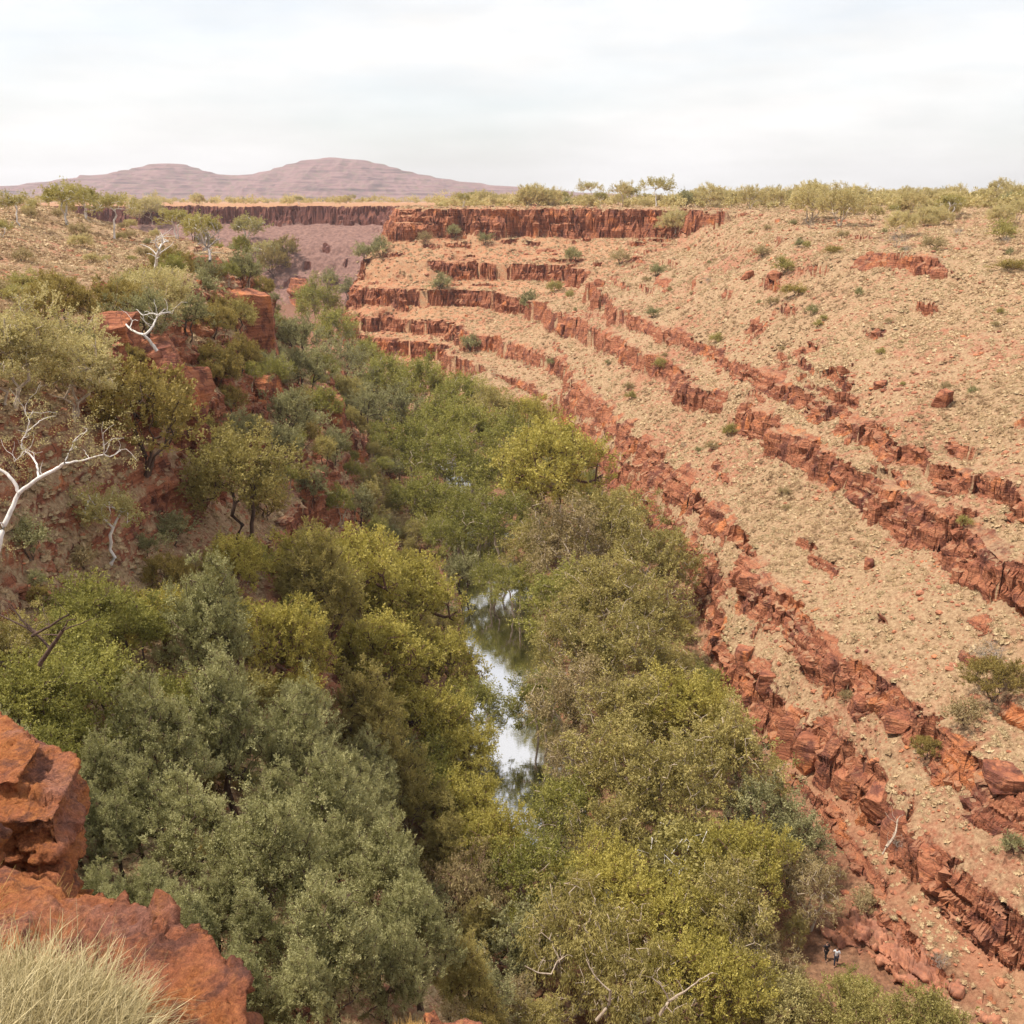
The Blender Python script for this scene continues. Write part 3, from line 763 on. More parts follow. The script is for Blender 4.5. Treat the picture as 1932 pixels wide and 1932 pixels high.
    V, F, tone = make_leaves(rs, cen, rad_c * 1.15, per, leaf, aspect, droop, flat, updir, mid=(0, 0, kc - 0.5))
    return wood, (V, F, tone)

ARCH = {}
def arch(key, leafm, barkm, n, seed, **kw):
    for i in range(n):
        wood, lv = make_tree(seed + i * 13, **kw)
        tm = link_mesh('trunk', wood[0], wood[1], BM[barkm]).data
        cm = link_mesh('crown', lv[0], lv[1], LM[leafm], smooth=False, attrs={'tone': lv[2]}).data
        ARCH.setdefault(key, []).append((tm, cm, kw.get('kc', 1.1)))
for_clean = set(bpy.data.objects)
arch('cypress', 'cypress', 'brown', 4, 11, kc=1.3, shape=(0.8, 0.8, 1.35), nclump=340, crad=0.115, per=200, leaf=0.029, trunk_r=0.045, fill=0.25, updir=0.7, aspect=2.6, wob=0.4, base_frac=0.6, top=0.35, gaps=0.55, flat=1.15, lobes=11)
arch('olive', 'olive', 'redbrown', 3, 41, kc=1.15, shape=(1, 1, 0.95), nclump=280, crad=0.145, per=100, leaf=0.042, trunk_r=0.06, fill=0.35, updir=0.3, wob=0.4, stems=2, gaps=0.4, flat=0.8, lobes=7)
arch('gum', 'gum', 'cream', 4, 71, kc=1.35, shape=(0.92, 0.92, 1.2), nclump=240, crad=0.15, per=95, leaf=0.043, trunk_r=0.04, fill=0.3, droop=0.4, wob=0.5, stems=2, gaps=0.5, flat=1.0, base_frac=0.5, lobes=7)
arch('gumb', 'brown', 'cream', 2, 91, kc=1.35, shape=(0.9, 0.9, 1.1), nclump=190, crad=0.15, per=90, leaf=0.041, trunk_r=0.035, fill=0.3, droop=0.5, wob=0.5, stems=3, gaps=0.55, flat=1.1, base_frac=0.5)
arch('dark', 'dark', 'cream', 3, 111, kc=1.3, shape=(1, 1, 1.0), nclump=200, crad=0.17, per=95, leaf=0.048, trunk_r=0.035, fill=0.35, wob=0.4, stems=2, gaps=0.35, lobes=8)
arch('grey', 'grey', 'brown', 3, 131, kc=1.05, shape=(0.95, 0.95, 1.05), nclump=130, crad=0.16, per=110, leaf=0.048, trunk_r=0.035, fill=0.3, wob=0.5, stems=3, gaps=0.5, updir=0.3)
arch('plateau', 'pale', 'white', 3, 151, kc=1.25, shape=(1.1, 1.1, 0.6), nclump=75, crad=0.19, per=90, leaf=0.06, trunk_r=0.04, fill=0.4, wob=0.5, gaps=0.5, base_frac=0.9, lobes=5)
arch('bright', 'bright', 'white', 2, 171, kc=1.0, shape=(1.1, 1.1, 0.6), nclump=90, crad=0.18, per=90, leaf=0.06, trunk_r=0.04, fill=0.35, wob=0.5, gaps=0.5, stems=2, lobes=5)
arch('wattle', 'wattle', 'brown', 3, 191, kc=0.82, shape=(1, 1, 0.75), nclump=200, crad=0.14, per=100, leaf=0.046, trunk_r=0.03, fill=0.45, wob=0.4, stems=5, gaps=0.45, updir=0.5, base_frac=0.9)
arch('bigpale', 'feather', 'cream', 2, 211, kc=0.72, shape=(1, 1, 0.72), nclump=330, crad=0.12, per=110, leaf=0.034, trunk_r=0.022, fill=0.3, wob=0.4, stems=3, gaps=0.45, flat=0.8, lobes=7)
arch('shrub', 'bright', 'brown', 2, 231, kc=0.55, shape=(1, 1, 0.62), nclump=45, crad=0.28, per=90, leaf=0.085, trunk_r=0.03, fill=0.3, wob=0.5, stems=4, gaps=0.4)
arch('shrubg', 'grey', 'brown', 2, 251, kc=0.6, shape=(1, 1, 0.7), nclump=45, crad=0.28, per=90, leaf=0.085, trunk_r=0.03, fill=0.3, wob=0.5, stems=4, gaps=0.4)
arch('shrubp', 'straw', 'brown', 2, 271, kc=0.55, shape=(1, 1, 0.6), nclump=45, crad=0.26, per=80, leaf=0.08, trunk_r=0.025, fill=0.3, wob=0.5, stems=5, gaps=0.5)
arch('drytw', 'dry', 'grey', 2, 291, kc=0.6, shape=(1, 1, 0.7), nclump=60, crad=0.2, per=40, leaf=0.10, aspect=14, trunk_r=0.025, fill=0.2, wob=0.6, stems=5, gaps=0.5, updir=0.6)
arch('weep', 'gum', 'cream', 2, 311, kc=1.1, shape=(1, 1, 0.85), nclump=190, crad=0.17, per=110, leaf=0.055, aspect=4.5, trunk_r=0.05, fill=0.35, droop=0.9, wob=0.6, stems=3, gaps=0.7, flat=1.1, twig=1.0, lobes=6)
for o in list(bpy.data.objects):
    if o not in for_clean: bpy.data.objects.remove(o)

rng = np.random.RandomState(5)
PLANTED = []
def plant_at(x, y, r, key, label, cat='tree', group=None, name=None, parts=True, sink=0.0, squash=1.0, z=None):
    tm, cm, kc = ARCH[key][rng.randint(len(ARCH[key]))]
    z = ground_z(x, y) if z is None else z
    e = bpy.data.objects.new(name or (cat.replace(' ', '_')), None)
    COL.objects.link(e)
    e.location = (x, y, z - sink); e.rotation_euler = (rng.normal() * 0.04, rng.normal() * 0.04, rng.uniform(0, 6.28))
    s = r * rng.uniform(0.96, 1.04); e.scale = (s, s, s * squash * rng.uniform(0.94, 1.06))
    e.empty_display_size = 0.3
    tag(e, label, cat, group)
    for nm, me in (('trunk', tm), ('crown', cm)):
        c = bpy.data.objects.new(nm, me); COL.objects.link(c); c.parent = e
    PLANTED.append((x, y, r))
    return e
_T = np.concatenate([np.arange(8, 60, 0.25), np.arange(60, 200, 0.5), np.arange(200, 760, 1.0)])
def find(px, py, rpx, kc):
    """where a crown that shows at this place with this size has its foot"""
    u, f, d = ray(px, py)
    x = u * _T; y = f * _T; z = CAMZ + d * _T
    g = terrain(x, y, False)[0]
    r = rpx / 1932.0 * _T
    k = np.nonzero(z - g <= kc * r)[0]
    i = k[0] if len(k) else len(_T) - 1
    return float(x[i]), float(y[i]), float(r[i]), float(_T[i])
CLEAR = [(925, 1150, 32), (938, 1200, 42), (945, 1260, 50), (950, 1310, 42), (965, 1365, 8), (975, 1425, 30), (975, 1470, 36), (985, 1520, 20), (925, 1062, 26), (1565, 1802, 52)]
def shot(x, y, z):
    dz = z - CAMZ; dep = y * CP - dz * SP
    return 966 + 1932 * x / dep, 966 - 1932 * (y * SP + dz * CP) / dep, dep
def clears(cx, cy, r):
    """room left round a crown before it would close the view of the pool"""
    return min(math.hypot(cx - a, cy - b) - c - 0.80 * r for a, b, c in CLEAR)
def plant(px, py, rpx, key, label, cat='tree', group=None, name=None, **kw):
    kc = ARCH[key][0][2]
    for _ in range(0 if ('narrow' in label or 'over the' in label or 'across' in label) else 12):
        if py > 1115 and py < 1999 and clears(px, py, rpx * 1.2) < 0: 
            rpx *= 0.92; s_ = -1 if px < 950 + (py - 1200) * 0.1 else 1
            if not (1500 < px < 1620): px += 6 * s_
    x, y, r, t = find(px, py, rpx, kc)
    return plant_at(x, y, r * 1.2, key, label, cat, group, name, **kw)
# ------------------------------------------------------------------ the wood on the gorge floor and the trees on its sides
TREES = [
 # px, py, r, kind, label
 (1035, 915, 100, 'olive', 'rounded yellow green tree below the lowest ledge beyond the right bank of the pool'),
 (960, 1010, 65, 'dark', 'dark green tree at the far end of the pool'),
 (1005, 1040, 60, 'gum', 'small olive tree on the right bank beside the far end of the pool'),
 (1090, 1045, 85, 'gumb', 'pinkish brown twiggy tree on the right bank behind the far end of the pool'),
 (1165, 1040, 75, 'gum', 'olive river gum next to the brown twiggy tree below the ledge'),
 (1245, 1090, 72, 'gum', 'round olive river gum closest to the lowest ledge in the middle of the wood'),
 (1060, 1150, 70, 'dark', 'dark tree overhanging the right side of the upper pool'),
 (1140, 1165, 85, 'gum', 'green river gum right of the dark tree by the upper pool'),
 (1235, 1195, 80, 'gum', 'wide river gum below the ledge, right of the upper pool'),
 (1070, 1250, 70, 'gum', 'olive tree leaning over the bright middle of the pool'),
 (1165, 1265, 85, 'gum', 'broad olive green river gum right of the bright middle of the pool'),
 (1255, 1290, 62, 'gum', 'smaller river gum at the wood edge above the scree'),
 (1085, 1350, 80, 'gumb', 'brownish tree on the right bank by the narrow of the pool'),
 (1180, 1380, 85, 'gum', 'olive river gum between the brownish tree and the scree'),
 (1290, 1385, 92, 'olive', 'yellowish river gum standing at the wood edge'),
 (1375, 1460, 92, 'gum', 'green river gum at the wood edge below the big fallen blocks'),
 (1055, 1450, 75, 'gumb', 'brown leaved tree on the right bank of the lower pool'),
 (1160, 1480, 88, 'gum', 'olive tree behind the lower pool, right of the brown leaved tree'),
 (1265, 1520, 92, 'gum', 'tall river gum with thin pale stems in the middle of the wood'),
 (1310, 1445, 70, 'bright', 'bright yellow green tree with pale stems in the wood'),
 (1435, 1560, 80, 'grey', 'grey green tree at the wood edge under the blocks'),
 (1075, 1560, 78, 'dark', 'dark brown green tree at the near end of the pool'),
 (1170, 1600, 80, 'gum', 'dull green tree right of the near end of the pool'),
 (1290, 1640, 105, 'bright', 'mustard yellow tree with a fan of pale branches in the wood'),
 (1400, 1665, 90, 'olive', 'yellow olive tree right of the fan of pale branches'),
 (1490, 1610, 68, 'grey', 'grey green tree at the right edge of the wood'),
 (1530, 1690, 62, 'gumb', 'sparse brownish tree on the right edge of the wood above the slab'),
 (1130, 1700, 92, 'olive', 'yellow olive tree between the pool end and the mustard tree'),
 (1245, 1760, 105, 'olive', 'wide olive tree with upright fanned limbs in the lower wood'),
 (1370, 1770, 95, 'gum', 'dense olive tree in the lower right of the wood'),
 (1470, 1760, 80, 'gum', 'dull green tree left of the two walkers'),
 (1500, 1885, 42, 'gum', 'small olive tree just below the two walkers'),
 (1430, 1840, 70, 'gumb', 'thin brownish tree left of the two walkers and nearer'),
 (1090, 1810, 120, 'weep', 'drooping ghost gum with twisted white limbs near the lower edge of the photo'),
 (1190, 1900, 105, 'weep', 'drooping gum with white forks at the lower edge of the photo'),
 (1330, 1900, 95, 'olive', 'pale olive tree at the lower edge of the photo'),
 (1465, 1945, 85, 'pale_b', 'pale yellow olive tree at the lower edge below the walkers'),
 (1620, 1965, 78, 'bright2', 'mustard coloured tree at the lower edge below the slab'),
 (1760, 1975, 85, 'bright2', 'mustard coloured tree farthest right at the lower edge'),
 (1010, 1690, 78, 'dark', 'green tree between the near end of the pool and the grey cypresses'),
 (935, 1620, 80, 'olive', 'olive tree at the near end of the pool on its left bank'),
 (990, 1800, 90, 'grey', 'grey green tree beside the drooping ghost gum'),
 # far wood in the gorge
 (735, 725, 48, 'dark', 'green tree top right under the banded headland'),
 (800, 745, 55, 'dark', 'second dark green tree under the banded headland'),
 (870, 770, 55, 'dark', 'dark green tree in the middle of the far wood'),
 (935, 790, 52, 'gum', 'olive tree at the far right of the far wood under the ledge'),
 (1000, 800, 45, 'olive', 'yellow green tree pressed against the lowest ledge in the far wood'),
 (700, 740, 45, 'grey', 'grey green tree at the foot of the left wall in the far wood'),
 (745, 790, 52, 'grey', 'pale grey green tree at the foot of the left wall'),
 (820, 815, 58, 'dark', 'broad dark green tree in the far wood'),
 (890, 840, 60, 'dark', 'dark green tree with thin pale stems in the far wood'),
 (960, 850, 55, 'dark', 'dark tree left of the rounded yellow green tree'),
 (780, 860, 55, 'dark', 'dark tree by the left wall where the wood narrows'),
 (845, 900, 60, 'dark', 'dark tree with upright stems filling the narrow part of the wood'),
 (915, 915, 55, 'dark', 'dark tree behind the rounded yellow green tree'),
 (800, 950, 48, 'dark', 'dark green tree on the left bank against the red wall'),
 (860, 980, 55, 'dark', 'deep green tree above the far end of the pool'),
 (830, 1030, 38, 'dark', 'small dark tree at the foot of the red wall by the pool'),
 (900, 1005, 42, 'dark', 'dark tree just behind the far end of the pool'),
 (875, 1095, 42, 'grey', 'low grey green shrub leaning across the pool from the left'),
 (925, 1108, 40, 'dark', 'low dark bush hanging over the middle of the pool'),
 (975, 1120, 42, 'dark', 'low dark bush on the right of the crossing over the pool'),
 (1022, 1352, 60, 'dark', 'dark tree leaning from the right over the narrow of the pool'),
 (898, 1362, 58, 'dark', 'dark low tree on the left of the narrow of the pool'),
 # left bank, near
 (770, 1165, 105, 'olive', 'big yellow olive fig tree left of the pool'),
 (660, 1110, 95, 'olive', 'yellow olive tree crown rising behind the cypresses'),
 (560, 1130, 85, 'olive', 'yellow green tree behind the tallest cypress'),
 (450, 1105, 65, 'olive', 'small yellow green tree at the foot of the left slope'),
 (700, 1260, 100, 'olive', 'yellow olive tree with dark forked limbs left of the pool'),
 (835, 1270, 75, 'olive', 'olive tree overhanging the left side of the bright water'),
 (600, 1235, 95, 'cypress_o', 'olive toned cypress behind the grey ones'),
 (800, 1390, 95, 'olive', 'yellow olive tree by the dark narrow of the pool'),
 (870, 1440, 70, 'olive', 'small olive tree on the left bank by the dark narrow'),
 (680, 1400, 100, 'cypress_o', 'greenish cypress in the middle of the left bank trees'),
 (870, 1540, 80, 'olive', 'olive tree at the left bank of the lower pool'),
 (760, 1520, 90, 'cypress_o', 'greenish cypress left of the lower pool'),
 (400, 1260, 110, 'cypress', 'tall grey green cypress with a pointed top in the left foreground'),
 (300, 1420, 105, 'cypress', 'grey green cypress just right of the upper red boulder'),
 (430, 1430, 120, 'cypress', 'full grey green cypress with a dark visible trunk'),
 (550, 1440, 95, 'cypress', 'grey green cypress behind the full one with the dark trunk'),
 (620, 1560, 110, 'cypress', 'wide grey green cypress in the centre of the foreground'),
 (260, 1560, 75, 'cypress', 'grey green cypress hugging the upper red boulder'),
 (380, 1600, 110, 'cypress', 'grey green cypress behind the red foreground ledge'),
 (520, 1700, 125, 'cypress', 'big grey green cypress right of the red foreground ledge'),
 (720, 1680, 115, 'cypress', 'grey green cypress with bare brown limbs on its right'),
 (620, 1840, 130, 'cypress', 'dark grey green cypress at the lower edge of the photo'),
 (790, 1790, 105, 'cypress', 'grey green cypress above the red ledge with grass tufts'),
 (870, 1690, 90, 'brownlimb', 'brownish wispy tree with long bare limbs in the foreground centre'),
 (740, 1890, 90, 'cypress', 'low grey cypress at the lower edge left of the red ledge'),
 (50, 1290, 100, 'green', 'green tree at the left edge above the red boulder'),
 (180, 1290, 90, 'green', 'green tree between the left edge and the tall cypress'),
 (130, 1420, 85, 'green', 'green tree just above the upper red boulder'),
 (255, 1230, 62, 'green', 'green tree left of the tall cypress top'),
 (30, 1395, 70, 'green', 'dark green tree at the left edge touching the boulder'),
 # left slope
 (270, 880, 120, 'wattle', 'large brownish olive wattle on the left slope with a dark forked base'),
 (455, 975, 92, 'darko', 'olive green tree with a dark trunk on the left slope'),
 (140, 795, 112, 'bigpale', 'large pale yellow green gum crown at the left'),
 (20, 765, 120, 'bigpale', 'pale feathery gum crown cut by the left edge'),
 (290, 565, 78, 'bigpale', 'pale green spreading tree on the left plateau'),
 (350, 600, 48, 'grey', 'grey green bush under the pale spreading tree'),
 (110, 575, 62, 'wattle', 'vase shaped wattle with dark bare stems on the left plateau'),
 (210, 1075, 62, 'plateau', 'thin yellow gum with white forked stem on the left slope'),
 (60, 1050, 45, 'shrubg', 'grey bush on the rocky left slope'),
 (330, 1030, 40, 'shrubg', 'dull grey bush between the wattle and the olive tree'),
 (385, 800, 26, 'shrub', 'small yellow green bush on the end of the red outcrop'),
 (400, 700, 52, 'wattle', 'brownish bush above the red outcrop'),
 (455, 745, 40, 'wattle', 'brown olive bush in the gully beside the outcrop'),
 (460, 530, 35, 'grey', 'dark grey green bush on the left rim'),
 (450, 595, 32, 'darko', 'small fresh green tree on the left rim above a red face'),
 (515, 500, 28, 'wattle', 'olive bush where the left rim drops'),
 (540, 470, 26, 'wattle', 'yellow olive tree at the corner of the left rim'),
 (320, 505, 34, 'wattle', 'low dark olive bush on the left plateau'),
 (250, 520, 26, 'shrub', 'low yellow green bush on the left plateau'),
 (45, 525, 30, 'shrub', 'low spreading green bush at the far left of the plateau'),
 (40, 620, 45, 'shrubp', 'straw coloured bush at the left edge of the plateau'),
 (560, 640, 40, 'grey', 'grey green tree clinging to the left wall'),
 (600, 590, 42, 'dark', 'dark tree at the corner of the left wall'),
 (630, 640, 42, 'dark', 'dark tree on the outer corner of the left wall'),
 (520, 690, 40, 'grey', 'grey green tree below the bare red face'),
 (580, 710, 45, 'grey', 'dull grey tree halfway down the left wall'),
 (640, 690, 42, 'grey', 'grey green tree high above the far wood on the left wall'),
 (540, 790, 45, 'grey', 'grey tree in the gully of the left wall'),
 (430, 790, 36, 'wattle', 'brownish bush in the upper gully of the left wall'),
 (460, 850, 38, 'grey', 'grey bush beside the dark boulder on the left wall'),
 (540, 865, 38, 'grey', 'grey green bush beneath the rounded boulder on the left wall'),
 (630, 860, 30, 'grey', 'grey bush at the top of the straw patch on the left wall'),
 (690, 690, 36, 'dark', 'green tree low on the corner of the left wall'),
 (690, 790, 34, 'grey', 'wispy grey tree beside the far wood on the left wall'),
 (420, 870, 30, 'darko', 'slim green tree right of the large wattle'),
 (600, 740, 34, 'dark', 'dark green bush above the rounded boulder on the left wall'),
 (655, 745, 30, 'darko', 'green bush on the left wall beside the far wood'),
 (480, 650, 30, 'wattle', 'olive brown bush hanging beside the bare red face'),
 (575, 820, 30, 'wattle', 'brown bush in the middle of the left wall'),
 # left plateau gums
 (28, 392, 30, 'plateau', 'yellow green gum at the far left of the skyline'),
 (115, 380, 42, 'bright', 'broad yellow green gum on the left skyline'),
 (165, 385, 34, 'bright', 'yellow green gum joined to the broad one on the left skyline'),
 (210, 405, 36, 'plateau', 'gum with a straight white trunk on the left plateau'),
 (285, 400, 34, 'wispy', 'thin wispy pale gum on the left plateau against the hill'),
 (335, 425, 30, 'bright', 'yellow gum left of the pale dead tree'),
 (390, 432, 40, 'bright', 'flat topped yellow gum behind the pale dead tree'),
 (460, 438, 36, 'bright', 'yellow gum with a white trunk at the left rim'),
 (500, 480, 24, 'plateau', 'small gum with a pale stem on the left rim'),
 # right slope and headland
 (1480, 512, 20, 'shrub', 'bright green bush standing on a red block high on the right slope'),
 (1500, 545, 26, 'low', 'low yellow green bush beside the red block high on the right slope'),
 (1585, 395, 38, 'pscrub', 'rounded yellow olive wattle at the top of the right slope'),
 (1530, 388, 40, 'pscrub', 'yellow green wattle on the rim of the right slope'),
 (1700, 430, 30, 'wispy', 'thin pale shrub in the straw grass on the right plateau'),
 (1690, 460, 20, 'drytw', 'grey dead shrub at the top of the right slope'),
 (1895, 440, 26, 'shrub', 'olive bush near the right edge of the plateau'),
 (1905, 490, 30, 'low', 'low mustard bush beside the red outcrop at the right edge'),
 (1280, 385, 34, 'wispy', 'wispy gum above the end of the rim cliff'),
 (1240, 360, 26, 'plateau', 'pale gum on the skyline above the rim cliff'),
 (1110, 358, 20, 'plateau', 'lone gum on the skyline left of the rim cliff end'),
 (1240, 512, 15, 'shrubg', 'grey bush on the slope under the end of the rim cliff'),
 (1172, 488, 20, 'shrubp', 'pale bush under the end of the rim cliff'),
 (1080, 485, 18, 'shrubg', 'grey green bush beneath the rim cliff'),
 (1045, 545, 15, 'shrub', 'yellow green bush in the upper gully'),
 (1075, 555, 10, 'shrub', 'tiny yellow bush in the upper gully'),
 (1000, 572, 22, 'shrubg', 'grey green bush in the gully beside the headland'),
 (890, 650, 20, 'shrubg', 'green grey bush at the foot of the gully'),
 (835, 542, 22, 'shrubg', 'pale green bush on the middle shelf of the headland'),
 (915, 455, 14, 'shrubg', 'grey bush just beneath the rim cliff'),
 (855, 440, 16, 'shrubg', 'pale grey bush beneath the rim cliff, left of the others'),
 (800, 455, 14, 'shrubp', 'straw green bush high on the headland'),
 (720, 470, 20, 'shrubg', 'grey green bush on the left shoulder of the headland'),
 (690, 500, 22, 'shrubg', 'tall pale green bush on the left end of the headland'),
 (660, 560, 24, 'shrubg', 'grey green tree in front of the left end of the headland'),
 (620, 530, 20, 'shrubg', 'grey tree in the mouth of the side gorge'),
 (1245, 680, 14, 'shrub', 'green bush between two ledges in the middle of the right slope'),
 (1232, 590, 13, 'shrubg', 'small grey green bush on the upper right slope'),
 (1375, 815, 16, 'shrub', 'yellow green bush on the straw slope below the big ledge'),
 (1345, 840, 14, 'shrubp', 'straw bush beside the yellow green one below the big ledge'),
 (1820, 985, 15, 'shrub', 'yellow green bush growing between the two ledges at the right'),
 (1750, 1410, 26, 'wattle', 'olive bush beside the second ledge at the right'),
 (1880, 1290, 48, 'wattle', 'brownish olive bush at the right edge between the ledges'),
 (1820, 1350, 36, 'shrubp', 'straw coloured bush left of the brownish one at the right edge'),
 (1870, 1215, 34, 'drytw', 'grey dry bush at the right edge'),
 (1910, 1640, 24, 'shrubg', 'grey green bush at the right edge near the lowest ledge'),
 (1630, 1700, 28, 'shrubp', 'dry olive bush on the scree above the slab'),
 (1770, 1845, 22, 'drytw', 'purplish grey twiggy bush on the slab'),
 (1700, 1585, 20, 'drytw', 'grey roots and twigs in the cleft of the lowest ledge'),
 (1350, 640, 12, 'shrub', 'small bush on the upper right slope above the ledges'),
 (1440, 480, 16, 'shrubp', 'pale bush at the top of the right slope'),
 (1620, 560, 10, 'shrubg', 'tiny grey bush on the bare upper right slope'),
 (1570, 470, 18, 'low', 'flat olive bush under the rounded wattle on the right rim'),
 (1190, 745, 10, 'shrub', 'tiny green bush in front of the second ledge'),
 (1760, 470, 22, 'shrubp', 'straw bush on the right plateau edge'),
 (1040, 690, 9, 'shrubg', 'tiny grey bush above the start of the ledges'),
]
def cp(key, src, leafm=None, barkm=None):
    out = []
    for tm, cm, kc in ARCH[src]:
        a = tm.copy(); c = cm.copy()
        if leafm: c.materials.clear(); c.materials.append(LM[leafm])
        if barkm: a.materials.clear(); a.materials.append(BM[barkm])
        out.append((a, c, kc))
    ARCH[key] = out
cp('pale_b', 'olive', 'pale'); cp('bright2', 'olive', 'bright'); cp('cypress_o', 'cypress', 'gum'); cp('brownlimb', 'weep', 'brown', 'redbrown')
cp('green', 'dark', 'dark', 'brown'); cp('darko', 'dark', 'gum', 'brown'); cp('wispy', 'bigpale', 'scrub', 'cream'); cp('pscrub', 'wattle', 'scrub', 'cream'); cp('gscrub', 'plateau', 'scrub', 'cream'); cp('low', 'shrub', 'wattle')
SHRUBS = ('shrub', 'shrubg', 'shrubp', 'drytw', 'low')
for px, py, r, k, lab in TREES:
    cat = 'bush' if (k in SHRUBS or 'bush' in lab) else 'tree'
    nm = {'cypress': 'cypress_tree', 'cypress_o': 'cypress_tree', 'wattle': 'wattle_tree'}.get(k, 'gum_tree' if cat == 'tree' else 'bush')
    if cat == 'bush': nm = 'bush'
    grp = 'trees of the gorge wood' if py > 700 and 690 < px < 1800 and cat == 'tree' else None
    plant(px, py, r, k, lab, cat, grp, nm, squash=0.55 if k == 'low' else 1.0)
# second storey that closes the wood between the named trees
LATER = []          # (object, phrase, group) labelled by their order across the picture at the end
def infill():
    rs = np.random.RandomState(77); n = 0
    for _ in range(5200):
        y = rs.uniform(50, 330); c = np.interp(y, [p[1] for p in CREEK], [p[0] for p in CREEK]); w = np.interp(y, [p[1] for p in CREEK], CREEKW)
        x = c + rs.choice([-1, 1]) * rs.uniform(w * 1.2, w + 22)
        z, S, rk, lf = terrain(np.array([x]), np.array([y]), False)
        if S[0] > (0.3 if x > c else 1.6): continue
        if x > c and 60 < y < 104 and x > c + 15: continue
        r = rs.uniform(1.5, 2.8)
        if min(math.hypot(x - a, y - b) - q * 0.5 for a, b, q in PLANTED) < r * 0.6: continue
        k = rs.choice(['gum', 'gumb', 'dark', 'olive', 'grey'], p=[0.35, 0.15, 0.2, 0.15, 0.15]) if y < 190 else rs.choice(['dark', 'grey', 'gum'], p=[0.6, 0.15, 0.25])
        sx, sy, dep = shot(x, y, z[0] + r * ARCH[k][0][2])
        if clears(sx, sy, 1932 * r / dep) < 0: continue
        side = 'right' if x > c else 'left'
        part = 'near' if y < 100 else ('middle' if y < 150 else ('upper' if y < 215 else 'far'))
        nm = {'gum': 'olive', 'gumb': 'brownish', 'dark': 'dark', 'olive': 'yellowish', 'grey': 'grey green'}[k]
        e = plant_at(x, y, r, k, None, 'tree', None, 'understorey_tree')
        LATER.append((e, 'low %s trees in the %s %s wood' % (nm, part, side)))
        n += 1
        if n > 255: break
infill()
def left_bank():
    """cypress and fig saplings that close the slope under the photographer"""
    rs = np.random.RandomState(79); n = 0
    for _ in range(3000):
        px, py = rs.uniform(0, 930), rs.uniform(1180, 1925)
        k = 'cypress' if (px < 720 and py > 1380) else rs.choice(['cypress_o', 'olive', 'green'] if px > 300 else ['green', 'gum'])
        x, y, r, t = find(px, py, rs.uniform(60, 85), ARCH[k][0][2])
        if t < 22 or min(math.hypot(x - a, y - b) - q * 0.45 for a, b, q in PLANTED) < r * 0.55: continue
        if clears(px, py, r * 1.2 / t * 1932) < 0: continue
        nm = {'cypress': 'grey green cypress', 'cypress_o': 'olive cypress', 'olive': 'yellow olive tree', 'green': 'green tree', 'gum': 'olive gum'}[k]
        e = plant_at(x, y, r * 1.2, k, None, 'tree', None, 'sapling_tree')
        LATER.append((e, 'smaller %ss on the left bank' % nm)); n += 1
        if n > 55: break
left_bank()
def left_wall_bushes():
    rs = np.random.RandomState(83); n = 0
    for _ in range(6000):
        y = rs.uniform(28, 290) if n > 100 else rs.uniform(24, 80); x = np.interp(y, [p[1] for p in D6][3:], [p[0] for p in D6][3:]) + rs.uniform(-3, 34)
        z, S, rk, lf = terrain(np.array([x]), np.array([y]), True)
        if S[0] < 0.8 or S[0] > 6.2 or lf[0] < 0.5: continue
        r = rs.uniform(0.9, 2.4) * (0.65 if y < 60 else (1.3 if y > 90 else 1))
        if min(math.hypot(x - a, y - b) - q * 0.5 for a, b, q in PLANTED) < r * 0.7: continue
        k = rs.choice(['grey', 'dark', 'wattle', 'shrubg', 'darko', 'shrub'], p=[0.3, 0.2, 0.17, 0.15, 0.1, 0.08]) if y > 80 else rs.choice(['grey', 'shrubp', 'wattle', 'shrubg', 'darko', 'shrub'], p=[0.1, 0.38, 0.2, 0.14, 0.08, 0.1])
        nm = {'shrubp': 'straw', 'grey': 'grey green', 'dark': 'dark green', 'wattle': 'brownish', 'shrubg': 'grey', 'darko': 'olive', 'shrub': 'yellow green'}[k]
        part = 'near' if y < 110 else ('middle' if y < 190 else 'far')
        e = plant_at(x, y, r, k, None, 'bush', None, 'bush', z=float(z[0]) - 0.1)
        LATER.append((e, '%s bushes on the %s left wall' % (nm, part))); n += 1
        if n > 255: break
left_wall_bushes()
def right_slope_bushes():
    rs = np.random.RandomState(87); n = 0
    while n < 60:
        th = R(rs.uniform(2, 30)); rr = rs.uniform(95, 330); x, y = rr * math.sin(th), rr * math.cos(th)
        z, S, rk, lf = terrain(np.array([x]), np.array([y]), True)
        if not 1.2 < S[0] < 6.4 or lf[0] > 0.3 or rk[0] > 0.5 or (S[0] < 4 and rs.rand() < 0.6): continue
        r = rs.uniform(0.45, 1.15) * (1 + (rr > 200) * 0.5)
        k = rs.choice(['shrubg', 'shrubp', 'shrub', 'drytw'], p=[0.3, 0.38, 0.17, 0.15])
        nm = {'shrubg': 'grey green', 'shrubp': 'straw', 'shrub': 'yellow green', 'drytw': 'dry twiggy'}[k]
        part = 'near' if rr < 150 else ('middle' if rr < 230 else 'far')
        e = plant_at(x, y, r, k, None, 'bush', None, 'bush', z=float(z[0]) - 0.08)
        LATER.append((e, 'small %s bushes on the %s right slope' % (nm, part))); n += 1
right_slope_bushes()
